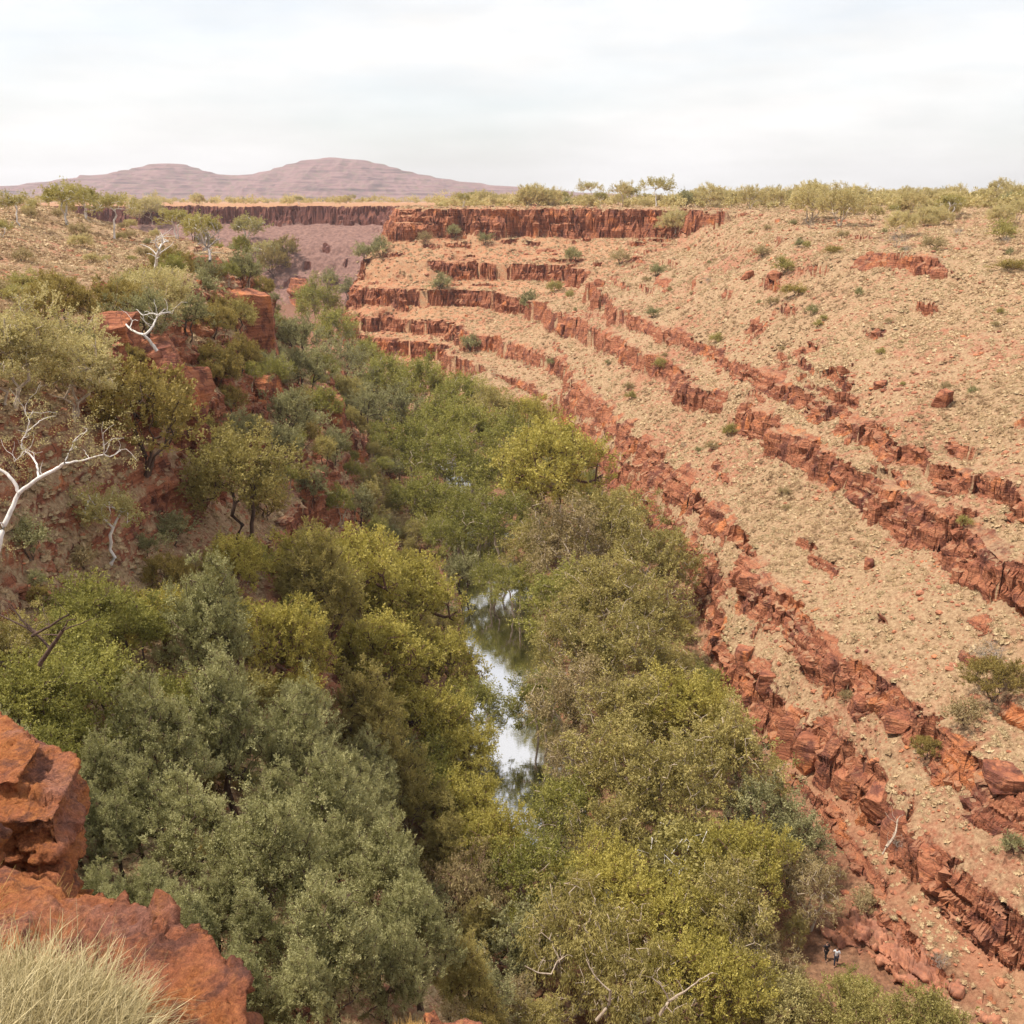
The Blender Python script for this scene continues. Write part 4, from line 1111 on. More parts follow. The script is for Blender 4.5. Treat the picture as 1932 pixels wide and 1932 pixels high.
def scrub_skyline():
    rs = np.random.RandomState(78); n = 0
    names = {'gscrub': 'open pale gums', 'pscrub': 'rounded pale olive wattles', 'plateau': 'open pale gums', 'wattle': 'rounded olive wattles', 'wispy': 'thin straw coloured shrubs', 'shrubg': 'low grey shrubs', 'bright': 'yellow green wattles', 'shrubp': 'low dry shrubs'}
    while n < 185:
        th = R(rs.uniform(-3, 30)) if n < 160 else R(rs.uniform(-3, 12)); rr = rs.choice([rs.uniform(150, 330), rs.uniform(250, 500), rs.uniform(480, 800)], p=[0.25, 0.45, 0.3])
        x, y = rr * math.sin(th), rr * math.cos(th)
        z, S, rk, lf = terrain(np.array([x]), np.array([y]), True)
        if S[0] < 6.3 + 0.35 * rs.rand() and rr < 700: continue
        k = rs.choice(['gscrub', 'pscrub', 'wispy', 'shrubg', 'bright', 'shrubp'], p=[0.1, 0.34, 0.3, 0.06, 0.08, 0.12])
        r = rs.uniform(2.0, 4.4) * (1.5 if rr > 400 else 1.0)
        d = 'near' if rr < 300 else ('middle' if rr < 480 else 'distant')
        e = plant_at(x, y, r, k, None, 'shrub', None, 'scrub_tree', z=float(z[0]) - 0.15)
        LATER.append((e, '%s in the %s right scrub' % (names[k], d)))
        n += 1
    n = 0
    while n < 85:
        th = R(rs.uniform(-31, -6)); rr = rs.uniform(90, 240) if n < 50 else rs.uniform(720, 2000)
        x, y = rr * math.sin(th), rr * math.cos(th)
        z, S, rk, lf = terrain(np.array([x]), np.array([y]), True)
        if rr < 700 and S[0] < 6.25: continue
        k = rs.choice(['plateau', 'pscrub', 'wispy', 'shrubg', 'bright'], p=[0.15, 0.25, 0.3, 0.1, 0.2])
        r = rs.uniform(0.8, 1.9) if rr < 400 else rs.uniform(3, 6)
        if rr < 400 and rs.rand() < 0.55: k = 'shrubp'
        where = 'left plateau' if rr < 400 else 'plain below the hills'
        e = plant_at(x, y, r, k, None, 'shrub', None, 'scrub_tree', z=float(z[0]) - 0.15)
        LATER.append((e, '%s on the %s' % (names[k], where)))
        n += 1
scrub_skyline()
ONES = ['', 'first', 'second', 'third', 'fourth', 'fifth', 'sixth', 'seventh', 'eighth', 'ninth', 'tenth', 'eleventh', 'twelfth', 'thirteenth', 'fourteenth', 'fifteenth', 'sixteenth', 'seventeenth', 'eighteenth', 'nineteenth']
TENS = {2: ('twentieth', 'twenty'), 3: ('thirtieth', 'thirty'), 4: ('fortieth', 'forty'), 5: ('fiftieth', 'fifty'), 6: ('sixtieth', 'sixty'), 7: ('seventieth', 'seventy'), 8: ('eightieth', 'eighty'), 9: ('ninetieth', 'ninety')}
def ordinal(n):
    if n < 20: return ONES[n]
    return TENS[n // 10][0] if n % 10 == 0 else TENS[n // 10][1] + '-' + ONES[n % 10]
def label_by_order():
    groups = {}
    for e, ph in LATER: groups.setdefault(ph, []).append(e)
    for ph, es in groups.items():
        def sx(e):
            v = e.location; return v.x / (v.y * CP - (v.z - CAMZ) * SP)
        es.sort(key=sx)
        for i, e in enumerate(es):
            if len(es) == 1: e['label'] = 'the only one of the ' + ph
            elif i == 0: e['label'] = 'leftmost of the ' + ph
            elif i == len(es) - 1: e['label'] = 'rightmost of the ' + ph
            else: e['label'] = '%s from the left of the %s' % (ordinal(i + 1), ph)
            e['group'] = ph

def far_scrub():
    """the belt of scrub on the plateaus too far and too thick to count"""
    rs = np.random.RandomState(91); cen, rad = [], []
    spots = []
    while len(spots) < 2600:
        right = rs.rand() < 0.72
        th = R(rs.uniform(-4, 33)) if right else R(rs.uniform(-33, -2)); r = 330 * math.exp(rs.rand() * math.log(2600 / 330)) if right else rs.uniform(730, 3200)
        spots.append((r * math.sin(th), r * math.cos(th), r))
    sp = np.array(spots); z, S, rk, lf = terrain(sp[:, 0], sp[:, 1], True)
    for (x, y, r), zz, s_ in zip(spots, z, S):
        if s_ < 6.4 and r < 730: continue
        R_ = rs.uniform(1.6, 3.6) * (1.15 if r < 700 else 1.7)
        for _ in range(9):
            a = rs.uniform(0, 6.28); q = R_ * math.sqrt(rs.rand()) * 0.8
            cen.append((x + q * math.cos(a), y + q * math.sin(a), zz + R_ * rs.uniform(0.45, 1.15))); rad.append(R_ * rs.uniform(0.3, 0.5))
    V, F, tone = make_leaves(rs, np.array(cen), np.array(rad), 34, 0.75, 1.8, 0.0, 0.6)
    tone = np.clip(tone * 0.7 + np.repeat(np.repeat(rs.uniform(-0.15, 0.35, len(cen) // 9), 9), 34 * 4), 0, 1)
    o = link_mesh('scrub', V, F, LM['scrub'], smooth=False, attrs={'tone': tone})
    tag(o, 'belt of low scrub thickening to the horizon on the plateaus', 'scrub', kind='stuff')
far_scrub()
# ------------------------------------------------------------------ ground cover: hummock grass and rubble
def icos(sub=0):
    t = (1 + 5 ** 0.5) / 2
    V = np.array([(-1, t, 0), (1, t, 0), (-1, -t, 0), (1, -t, 0), (0, -1, t), (0, 1, t), (0, -1, -t), (0, 1, -t), (t, 0, -1), (t, 0, 1), (-t, 0, -1), (-t, 0, 1)], float)
    F = [(0, 11, 5), (0, 5, 1), (0, 1, 7), (0, 7, 10), (0, 10, 11), (1, 5, 9), (5, 11, 4), (11, 10, 2), (10, 7, 6), (7, 1, 8), (3, 9, 4), (3, 4, 2), (3, 2, 6), (3, 6, 8), (3, 8, 9), (4, 9, 5), (2, 4, 11), (6, 2, 10), (8, 6, 7), (9, 8, 1)]
    V /= np.linalg.norm(V, axis=1, keepdims=True)
    for _ in range(sub):
        mid = {}; V = list(V); F2 = []
        def m(a, b):
            k = (min(a, b), max(a, b))
            if k not in mid:
                p = (np.array(V[a]) + V[b]) / 2; V.append(p / np.linalg.norm(p)); mid[k] = len(V) - 1
            return mid[k]
        for a, b, c in F:
            x, y, z = m(a, b), m(b, c), m(c, a); F2 += [(a, x, z), (b, y, x), (c, z, y), (x, y, z)]
        F = F2; V = np.array(V)
    return np.array(V), np.array(F)
def scatter(templates, P, S, rot, tilt=None, sq=None):
    """merge copies of (V, F[, a]) templates into one V, F, attr"""
    rs = np.random.RandomState(3); which = rs.randint(len(templates), size=len(P)); Vs, Fs, As, n = [], [], [], 0
    for k, (V, F) in enumerate(templates):
        ii = np.nonzero(which == k)[0]
        if not len(ii): continue
        c, s = np.cos(rot[ii]), np.sin(rot[ii])
        W = V[None] * S[ii, None, None] if S.ndim == 1 else V[None] * S[ii][:, None, :]
        X = W[..., 0] * c[:, None] - W[..., 1] * s[:, None]; Y = W[..., 0] * s[:, None] + W[..., 1] * c[:, None]
        Q = np.stack([X, Y, W[..., 2]], -1) + P[ii][:, None, :]
        Vs.append(Q.reshape(-1, 3)); Fs.append((F[None] + (np.arange(len(ii)) * len(V))[:, None, None]).reshape(-1, F.shape[1]) + n)
        As.append(np.repeat(rs.uniform(0, 1, len(ii)), len(V))); n += len(ii) * len(V)
    return np.concatenate(Vs), np.concatenate(Fs), np.concatenate(As)

def tussock_template(seed, nb=46):
    """dome of stiff fine blades over a low core"""
    rs = np.random.RandomState(seed)
    V, F = icos(1); V = V.copy(); V[:, 2] = np.maximum(V[:, 2], -0.15)
    V *= (0.52 + 0.14 * rs.normal(size=(len(V), 1))); V[:, 2] *= 0.8
    F = F[V[F].mean(1)[:, 2] > -0.02]
    d = rs.normal(size=(nb, 3)); d[:, 2] = np.abs(d[:, 2]) * 0.8 + 0.12; d /= np.linalg.norm(d, axis=1, keepdims=True)
    w = np.cross(d, rs.normal(size=(nb, 3))); w /= np.linalg.norm(w, axis=1, keepdims=True)
    a = d * 0.25; t = d * rs.uniform(0.8, 1.25, nb)[:, None] * np.array([1, 1, 0.9])
    bw = 0.032 if nb > 50 else 0.07
    BV = np.stack([a - w * bw, a + w * bw, t], 1).reshape(-1, 3)
    return np.concatenate([V, BV]), np.concatenate([F, np.arange(nb * 3).reshape(-1, 3) + len(V)])
def stone_template(seed):
    rs = np.random.RandomState(seed); V, F = icos(0)
    V = V * rs.uniform(0.75, 1.1, (12, 1)); V = np.sign(V) * np.abs(V) ** 0.7
    return V * np.array([1.0, rs.uniform(0.6, 0.95), rs.uniform(0.35, 0.65)]) * 0.7, F

def cover():
    rs = np.random.RandomState(21)
    N = 420000
    # uniform in log distance so that the near slopes get true density and the far ones are thinned
    rr = 28 * np.exp(rs.uniform(0, 1, N) * math.log(640 / 28)); th = rs.uniform(R(-34), R(34), N)
    x = rr * np.sin(th); y = rr * np.cos(th)
    z, S, rock, lf = terrain(x, y)
    e = 0.6
    zx = terrain(x + e, y)[0]; zy = terrain(x, y + e)[0]
    sl = np.hypot(zx - z, zy - z) / e
    keep = (S > 0.22) & (rock < 0.35) & (sl < 1.6 + 1.6 * lf)
    dens = 0.26 * (rr / 100) ** 2 * 0 + 1.0
    # thin: wanted per m2 falls off with distance
    area = (rr ** 2) * math.log(640 / 28) * R(68) / N            # m2 represented by one sample
    want = np.interp(rr, [28, 120, 250, 420, 640], [7.5, 6.0, 1.7, 0.6, 0.09])
    patch = ss(-0.28, 0.08, fb2(x, y, 11, 4, 900)) * 0.72 + 0.28
    keep &= rs.uniform(0, 1, N) < want * area * patch * (1 + 0.5 * lf)
    x, y, z, rr_, lf_ = x[keep], y[keep], z[keep], rr[keep], lf[keep]
    n = len(x)
    size = np.clip(rs.gamma(4, 1 / 4.0, n), 0.35, 1.8) * np.interp(rr_, [28, 120, 300, 640], [0.27, 0.34, 0.50, 0.85])
    Pt = np.stack([x, y, z - 0.04], 1)
    sc = np.stack([size, size, size * rs.uniform(0.7, 1.15, n)], 1)
    near = rr_ < 150
    V1, F1, A1 = scatter([tussock_template(s, 74) for s in range(6)], Pt[near], sc[near], rs.uniform(0, 6.28, near.sum()))
    V2, F2, A2 = scatter([tussock_template(s, 22) for s in range(6)], Pt[~near], sc[~near], rs.uniform(0, 6.28, (~near).sum()))
    V = np.concatenate([V1, V2]); F = np.concatenate([F1, F2 + len(V1)]); A = np.concatenate([A1, A2])
    m, nt, b = new_mat('hummock_grass', 0.8); B = NB(nt); P = B.pos()
    t = B.math('ADD', B.attr('tone'), B.mr(B.noise(P, 0.06, 3), 0.3, 0.7, -0.3, 0.3))
    B.l(B.ramp(t, [(0.0, (0.29, 0.187, 0.104)), (0.4, (0.44, 0.308, 0.175)), (0.75, (0.53, 0.395, 0.238)), (1.0, (0.40, 0.305, 0.17))]), b.inputs['Base Color'])
    o = link_mesh('hummock_grass', V, F, m, smooth=False, attrs={'tone': A}); tag(o, 'dry straw coloured hummock grass covering the slopes', 'grass', kind='stuff')
    pass
    # rubble
    N = 170000
    rr = 26 * np.exp(rs.uniform(0, 1, N) * math.log(560 / 26)); th = rs.uniform(R(-34), R(34), N)
    x = rr * np.sin(th); y = rr * np.cos(th); z, S, rock, lf = terrain(x, y)
    area = (rr ** 2) * math.log(560 / 26) * R(68) / N
    want = np.interp(rr, [26, 120, 250, 420, 560], [0.9, 0.7, 0.25, 0.12, 0.03])
    patch = ss(0.05, -0.3, fb2(x, y, 11, 4, 900)) * 2.2 + 0.35
    near_cliff = np.exp(-np.clip(np.mod(S + 0.02, 1) - 0.72, 0, 1) * 0) * (0.6 + 1.2 * ss(0.65, 0.98, np.mod(S, 1)))
    keep = (rs.uniform(0, 1, N) < want * area * patch * near_cliff) & (rock < 0.6) & (S > 0.03) & (S < 6.6)
    x, y, z, rr = x[keep], y[keep], z[keep], rr[keep]; n = len(x)
    s = 0.16 * (1 - rs.uniform(0, 1, n) * 0.985) ** -0.42 * np.interp(rr, [26, 120, 300, 560], [0.9, 1.0, 1.7, 3.0])
    s = np.minimum(s, 0.95 * np.interp(rr, [120, 400], [1, 2.2]))
    V, F, A = scatter([stone_template(s_) for s_ in range(8)], np.stack([x, y, z + 0.02], 1), s, rs.uniform(0, 6.28, n))
    m, nt, b = new_mat('rubble_stone', 0.9); B = NB(nt); P = B.pos()
    c, bands = rock_color(B, P, 1.4)
    B.l(B.mix(B.math('MULTIPLY', B.attr('tone'), 0.55), c, (0.42, 0.20, 0.12)), b.inputs['Base Color'])
    o = link_mesh('rubble', V, F, m, smooth=False, attrs={'tone': A}); tag(o, 'broken red stones littering the slopes', 'rubble', kind='stuff')
    pass
cover()

# ------------------------------------------------------------------ fallen blocks along the ledges
M_BLOCK, _nt, _b = new_mat('block_rock', 0.92)
_B = NB(_nt); _P = _B.pos(); _c, _bd = rock_color(_B, _P, 1.6); _B.l(_c, _b.inputs['Base Color'])
_B.l(_B.bump(_B.math('ADD', _B.noise(_P, 2.2, 8, 0.7), _B.noise(_B.scale(_P, (1, 1, 5)), 1.4, 5, 0.6)), 0.9, 0.25), _b.inputs['Normal'])
def box_grid(n):
    """unit cube surface with n x n quads a side, welded"""
    key = {}; V = []; F = []
    def vid(p):
        k = tuple(np.round(p, 5))
        if k not in key: key[k] = len(V); V.append(p)
        return key[k]
    for ax in range(3):
        for sg in (-1, 1):
            for i in range(n):
                for j in range(n):
                    q = []
                    for a, b in ((0, 0), (1, 0), (1, 1), (0, 1)):
                        p = [0, 0, 0]; p[ax] = sg; p[(ax + 1) % 3] = -1 + 2 * (i + a) / n; p[(ax + 2) % 3] = -1 + 2 * (j + b) / n
                        q.append(vid(tuple(p)))
                    F.append(q if sg > 0 else q[::-1])
    return np.array(V, float), np.array(F)
BG = box_grid(22)
def block_mesh(seed, dims, rough=0.06, rnd=24):
    rs = np.random.RandomState(seed); V, F = BG; V = V.copy()
    nrm = (np.abs(V) ** rnd).sum(1) ** (1 / rnd); V = V / nrm[:, None]
    for _ in range(9):      # cleave corners along random joints
        d = rs.normal(size=3); d /= np.linalg.norm(d); off = rs.uniform(0.7, 1.15)
        h = V @ d - off; V = V - np.clip(h, 0, None)[:, None] * d * 0.98
    V = V * np.array(dims) / 2
    s = float(max(dims)); q = V + seed * 3.7
    n = V / (np.linalg.norm(V, axis=1, keepdims=True) + 1e-9)
    f = fb3(q[:, 0], q[:, 1], q[:, 2], s * 0.45, 4, seed, 0.6) * 0.9 + fb3(q[:, 0] * 0.3, q[:, 1] * 0.3, q[:, 2] * 3, s * 0.45, 3, seed + 9) * 0.8
    V = V + n * (f * rough * s)[:, None]
    return V, F
BLOCKS = [
 (1490, 1395, 62, 80, 'dark weathered block on the lowest ledge, upper one of the big pair'),
 (1525, 1440, 60, 88, 'dark upright block on the lowest ledge, lower one of the big pair'),
 (1600, 1490, 70, 60, 'broad red block of the lowest ledge right of the big pair'),
 (1655, 1535, 66, 70, 'layered red block on the lowest ledge above the orange scree'),
 (1685, 1580, 56, 84, 'tall red block of the lowest ledge beside the dark cleft'),
 (1760, 1650, 80, 60, 'red block of the lowest ledge right of the dark cleft'),
 (1400, 1255, 40, 50, 'dark block tilting out of the lowest ledge above the wood'),
 (1440, 1300, 44, 46, 'red block on the lowest ledge above the orange chute'),
 (1700, 1368, 80, 36, 'long dark slab capping the second ledge'),
 (1625, 1330, 46, 48, 'dark block in the second ledge left of the long slab'),
 (1565, 1265, 46, 48, 'block in the middle of the second ledge'),
 (1410, 1105, 44, 42, 'squared block at the step of the second ledge'),
 (1640, 1065, 24, 22, 'single orange boulder alone on the straw slope'),
 (1590, 705, 26, 22, 'small red boulder on the upper right slope'),
 (1660, 730, 30, 20, 'flat red boulder on the upper right slope'),
 (1775, 755, 44, 44, 'square red boulder high on the right slope'),
 (1410, 520, 26, 20, 'left red block of the pair under a bright bush near the right rim'),
 (1460, 530, 30, 22, 'right red block of the pair under a bright bush near the right rim'),
 (1130, 535, 26, 18, 'square red block at the top of the upper gully'),
 (1060, 625, 28, 22, 'round red boulder where the ledges begin'),
 (500, 745, 44, 46, 'rounded boulder with a dark face on the left wall'),
 (625, 790, 50, 50, 'dark red boulder in the middle of the left wall'),
 (590, 925, 56, 34, 'dark red block at the top of the straw patch on the left wall'),
 (480, 835, 36, 30, 'orange topped boulder among the bushes of the left wall'),
 (205, 640, 62, 44, 'flat topped red outcrop, upper one on the left rim'),
 (275, 700, 90, 46, 'wedge of layered red rock in the middle of the left rim outcrop'),
 (300, 765, 84, 66, 'bright orange faced rock of the left rim outcrop'),
 (350, 770, 60, 70, 'lower layered end of the left rim outcrop'),
 (230, 710, 30, 50, 'narrow red pillar beside the left rim outcrop'),
 (395, 505, 40, 26, 'dark red block among the gums of the left rim'),
 (565, 560, 36, 44, 'craggy red point at the corner of the left rim'),
 (480, 640, 56, 80, 'smooth bare red face on the left wall'),
 (1885, 1500, 80, 50, 'angular orange block of the second ledge at the right edge'),
]
def blocks():
    rs = np.random.RandomState(9)
    for i, (px, py, wpx, hpx, lab) in enumerate(BLOCKS):
        u, f, d = ray(px, py + hpx * 0.35)
        x = u * _T; y = f * _T; z = CAMZ + d * _T
        g = terrain(x, y)[0]; k = np.nonzero(z - g <= 0)[0]; k = k[0] if len(k) else 0
        t = _T[k]; big = 1.45 if ('outcrop' in lab or 'bare red' in lab) else (1.15 if px < 700 else 0.8)
        w = wpx / 1932 * t * big; h = hpx / 1932 * t * big
        V, F = block_mesh(200 + i, (w, w * rs.uniform(0.8, 1.2), h * 1.25), 0.12 if big > 1 else 0.06)
        o = link_mesh('rock_block', V, F, M_BLOCK, smooth=False)
        o.location = (float(x[k]) + u * w * 0.3, float(y[k]) + w * 0.3, float(g[k]) + h * 0.32)
        o.rotation_euler = (rs.normal() * 0.08, rs.normal() * 0.08, R(-20) + rs.normal() * 0.3)
        tag(o, lab, 'boulder', 'red blocks and boulders of the ledges')
blocks()
# ------------------------------------------------------------------ rocks in the foreground
def prism(poly, z0, z1, tilt=(0, 0), zref=None):
    """closed prism over a plan outline; the top tilts with (dz/dx, dz/dy)"""
    n = len(poly); cx = sum(p[0] for p in poly) / n; cy = sum(p[1] for p in poly) / n
    V = [(x, y, z0) for x, y in poly] + [(x, y, z1 + (x - cx) * tilt[0] + (y - cy) * tilt[1]) for x, y in poly]
    F = [list(range(n))[::-1], list(range(n, 2 * n))] + [[i, (i + 1) % n, (i + 1) % n + n, i + n] for i in range(n)]
    return V, F
def rock_from_prisms(name, prisms, voxel, mat, rough=1.0, sc=1.0, seed=1):
    V, F = [], []
    for v, f in prisms:
        b = len(V); V += v; F += [[i + b for i in q] for q in f]
    me = bpy.data.meshes.new(name); me.from_pydata([tuple(map(float, v)) for v in V], [], F); me.update()
    o = bpy.data.objects.new(name, me); COL.objects.link(o)
    md = o.modifiers.new('r', 'REMESH'); md.mode = 'VOXEL'; md.voxel_size = voxel
    s = o.modifiers.new('s', 'SMOOTH'); s.iterations = 2; s.factor = 0.6
    dg = bpy.context.evaluated_depsgraph_get(); ev = o.evaluated_get(dg); m2 = bpy.data.meshes.new_from_object(ev)
    o.modifiers.clear(); o.data = m2
    n = len(m2.vertices); co = np.empty(n * 3, np.float32); m2.vertices.foreach_get('co', co); co = co.reshape(-1, 3).astype(float)
    nn = np.empty(n * 3, np.float32); m2.vertices.foreach_get('normal', nn); nn = nn.reshape(-1, 3)
    x, y, z = co.T
    f = 0.15 * fb3(x, y, z * 1.3, 0.9 * sc, 2, seed, 0.5) + 0.035 * fb3(x, y, z, 0.16 * sc, 4, seed + 5, 0.7)
    ck, _, cgk = cell2(x / sc - 0.4 * z / sc, y / sc + 0.6 * z / sc, 0.17, seed + 2)
    f = f + 0.012 * (ck - 0.5)
    cx_, _, cg = cell2(x / sc + 0.5 * z / sc, y / sc + 0.35 * z / sc, 0.42, seed)
    f = f + 0.55 * facets(x, y, z * 1.4, 0.36 * sc, seed + 40) + 0.5 * facets(x, y, z * 1.3, 0.12 * sc, seed + 60)
    bed = np.abs(vn3(x * 0.5, y * 0.5, z * 7.0 / sc, seed + 8)); side = 1 - np.abs(nn[:, 2])
    f = f - 0.10 * side * np.clip(0.2 - bed, 0, 1) / 0.2
    pit = vn3(x / (0.05 * sc), y / (0.05 * sc), z / (0.05 * sc), seed + 3)
    f = f - 0.035 * np.clip(pit - 0.05, 0, 1) / 0.4
    co = co + nn * (f * rough * sc)[:, None]
    m2.vertices.foreach_set('co', co.astype(np.float32).ravel()); m2.update()
    m2.polygons.foreach_set('use_smooth', np.ones(len(m2.polygons), bool))
    m2.materials.clear(); m2.materials.append(mat)
    return o
def near_rock_material():
    m, nt, b = new_mat('near_rock', 0.88); B = NB(nt); P = B.pos()
    n1 = B.noise(P, 1.3, 6, 0.6); n2 = B.noise(P, 9.0, 7, 0.72); n3 = B.noise(P, 42.0, 8, 0.8)
    c = B.ramp(n1, [(0.3, (0.26, 0.11, 0.078)), (0.45, (0.50, 0.175, 0.085)), (0.56, (0.58, 0.21, 0.07)), (0.7, (0.44, 0.165, 0.105))])
    pink = B.mr(B.noise(B.scale(P, (1, 1, 2)), 2.1, 5, 0.6), 0.5, 0.62)
    c = B.mix(B.math('MULTIPLY', pink, 0.6), c, (0.40, 0.20, 0.16))
    c = B.mix(B.math('MULTIPLY', B.mr(n2, 0.52, 0.66), 0.5), c, (0.60, 0.24, 0.08))
    dk = B.mr(B.noise(B.scale(P, (1, 1, 1.6)), 3.4, 7, 0.7, 0.6), 0.52, 0.60)
    c = B.mix(B.math('MULTIPLY', dk, 0.7), c, (0.15, 0.065, 0.055))
    c = B.mix(0.8, c, B.ramp(n3, [(0.34, (0.2, 0.18, 0.18)), (0.5, (0.5, 0.5, 0.5)), (0.64, (0.78, 0.76, 0.7))]), 'OVERLAY')
    B.l(c, b.inputs['Base Color'])
    h = B.math('ADD', B.math('MULTIPLY', n2, 1.0), B.math('MULTIPLY', n3, 0.6))
    B.l(B.bump(h, 1.0, 0.09), b.inputs['Normal'])
    return m
M_NEAR = near_rock_material()
ledge = rock_from_prisms('rock_ledge', [
    prism([(-4.6, 4.05), (-3.2, 4.05), (-2.5, 4.0), (-1.78, 3.84), (-1.30, 3.58), (-1.03, 3.36), (-0.91, 2.95), (-0.88, 2.3), (-0.95, 1.4), (-4.6, 1.2)], 54.2, 57.12, (-0.03, 0.02)),
    prism([(-5.2, 6.1), (-2.85, 5.7), (-2.45, 4.7), (-1.7, 3.6), (-3.0, 3.0), (-5.2, 3.6)], 54.2, 56.36)], 0.019, M_NEAR, 1.0, 0.8, 3)
tag(ledge, 'orange red rock ledge with a rough top in the lower left corner', 'rock')
boul = rock_from_prisms('rock_boulder', [
    prism([(-2.56, 4.98), (-2.64, 5.6), (-3.4, 6.1), (-4.8, 6.0), (-4.8, 4.9), (-3.4, 4.82)], 56.40, 56.72, (-0.02, 0)),
    prism([(-2.80, 5.12), (-2.86, 5.6), (-3.4, 6.0), (-4.8, 5.9), (-4.8, 5.0), (-3.4, 5.0)], 56.62, 56.93, (-0.10, 0))], 0.017, M_NEAR, 1.0, 0.6, 8)
tag(boul, 'large two layered orange and purple red boulder at the left edge above the ledge', 'boulder')
chip = rock_from_prisms('rock_boulder', [prism([(-2.72, 4.4), (-2.75, 4.85), (-3.3, 4.8), (-3.3, 4.35)], 56.3, 56.98)], 0.02, M_NEAR, 1.0, 0.45, 15)
tag(chip, 'small orange rock at the left edge in front of the layered boulder', 'boulder')
spur = rock_from_prisms('rock_outcrop', [
    prism([(-3.4, 26.4), (-1.6, 26.9), (0.2, 25.6), (1.0, 23.6), (0.4, 21.5), (-3.0, 21.0), (-4.4, 24.0)], 24.0, 34.7, (0.0, 0.1)),
    prism([(-3.0, 25.4), (-1.9, 26.2), (-0.8, 25.2), (-1.0, 23.0), (-3.0, 22.6)], 30.0, 35.2, (-0.1, 0.1))], 0.14, M_BLOCK, 0.7, 2.4, 21)
tag(spur, 'red rock outcrop with straw grass tufts at the bottom centre of the photo', 'rock')

def grass_clump(name, cx, cy, cz, rad, hgt, nb, width, mat, seed, out=0.7, label=None, stems=0, lf=1.0):
    rs = np.random.RandomState(seed); K = 5
    a = rs.uniform(0, 6.28, nb); r0 = rad * np.sqrt(rs.uniform(0, 1, nb)) * 0.75
    bx = cx + r0 * np.cos(a); by = cy + r0 * np.sin(a); bz = cz + hgt * 0.45 * (1 - (r0 / rad) ** 2) * rs.uniform(0.3, 1.35, nb)
    a2 = a + rs.normal(0, 1.6, nb); el = rs.uniform(-0.1, 1.3, nb)
    L_ = hgt * lf * rs.uniform(0.35, 1.0, nb)
    if stems: L_[:stems] *= 1.4; el[:stems] = rs.uniform(0.5, 1.3, stems)
    dx, dy, dz = np.cos(a2) * np.cos(el), np.sin(a2) * np.cos(el), np.sin(el)
    t = np.linspace(0, 1, K)[None]; sag = rs.uniform(-0.1, 0.6, nb)[:, None] * L_[:, None]
    wob = rs.normal(0, 0.06, (nb, 1)) * L_[:, None] * np.sin(t * 3.1)
    X = bx[:, None] + dx[:, None] * L_[:, None] * t + wob; Y = by[:, None] + dy[:, None] * L_[:, None] * t - wob; Z = bz[:, None] + dz[:, None] * L_[:, None] * t - sag * t * t
    w = width * (1 - 0.85 * t) * rs.uniform(0.6, 1.3, nb)[:, None]
    ox, oy = -np.sin(a2 + rs.normal(0, 1, nb))[:, None] * w, np.cos(a2 + rs.normal(0, 1, nb))[:, None] * w
    V = np.stack([np.stack([X - ox, Y - oy, Z], -1), np.stack([X + ox, Y + oy, Z], -1)], 2).reshape(-1, 3)
    b = (np.arange(nb)[:, None] * K + np.arange(K - 1)[None]) * 2
    F = np.stack([b, b + 1, b + 3, b + 2], -1).reshape(-1, 4)
    tone = np.repeat(np.clip(rs.normal(0.5, 0.25, nb), 0, 1), K * 2)
    o = link_mesh(name, V, F, mat, smooth=False, attrs={'tone': tone})
    return o
M_SPIN = leaf_mat('near_spinifex', (0.20, 0.155, 0.065), (0.68, 0.57, 0.36), 0.15)
M_GOLD = leaf_mat('gold_spinifex', (0.42, 0.24, 0.08), (0.70, 0.46, 0.17), 0.3)
tag(grass_clump('grass_tussock', -1.84, 2.58, 57.0, 0.80, 0.66, 64000, 0.0024, M_SPIN, 4, stems=160, lf=0.5), 'big pale straw green spiky tussock in the lower left corner on the ledge', 'grass tussock')
tag(grass_clump('grass_tussock', -2.45, 3.3, 57.05, 0.42, 0.34, 4500, 0.0022, M_GOLD, 5, stems=60), 'golden tinged tussock behind the big one at the left edge', 'grass tussock')
tag(grass_clump('grass_tussock', -2.45, 4.42, 56.36, 0.15, 0.24, 800, 0.0028, M_GOLD, 6, stems=30), 'small dry golden tuft in the gap under the layered boulder', 'grass tussock')
for i, (x, y, z, r, lab) in enumerate([(-3.1, 25.2, 35.8, 0.75, 'leftmost golden tussock on the outcrop at the bottom centre'), (-1.6, 24.6, 36.0, 0.8, 'middle golden tussock on the outcrop at the bottom centre'), (-0.2, 24.0, 35.4, 0.85, 'right golden tussock on the outcrop at the bottom centre'), (-3.6, 23.6, 35.3, 0.7, 'lower left golden tussock on the outcrop at the bottom edge'), (0.5, 22.9, 35.1, 0.7, 'lower right golden tussock on the outcrop at the bottom edge')]):
    tag(grass_clump('grass_tussock', x, y, z - 0.85, r * 1.15, r * 1.0, 3600, 0.012, M_GOLD, 40 + i), lab, 'grass tussock', 'golden tussocks on the bottom outcrop')

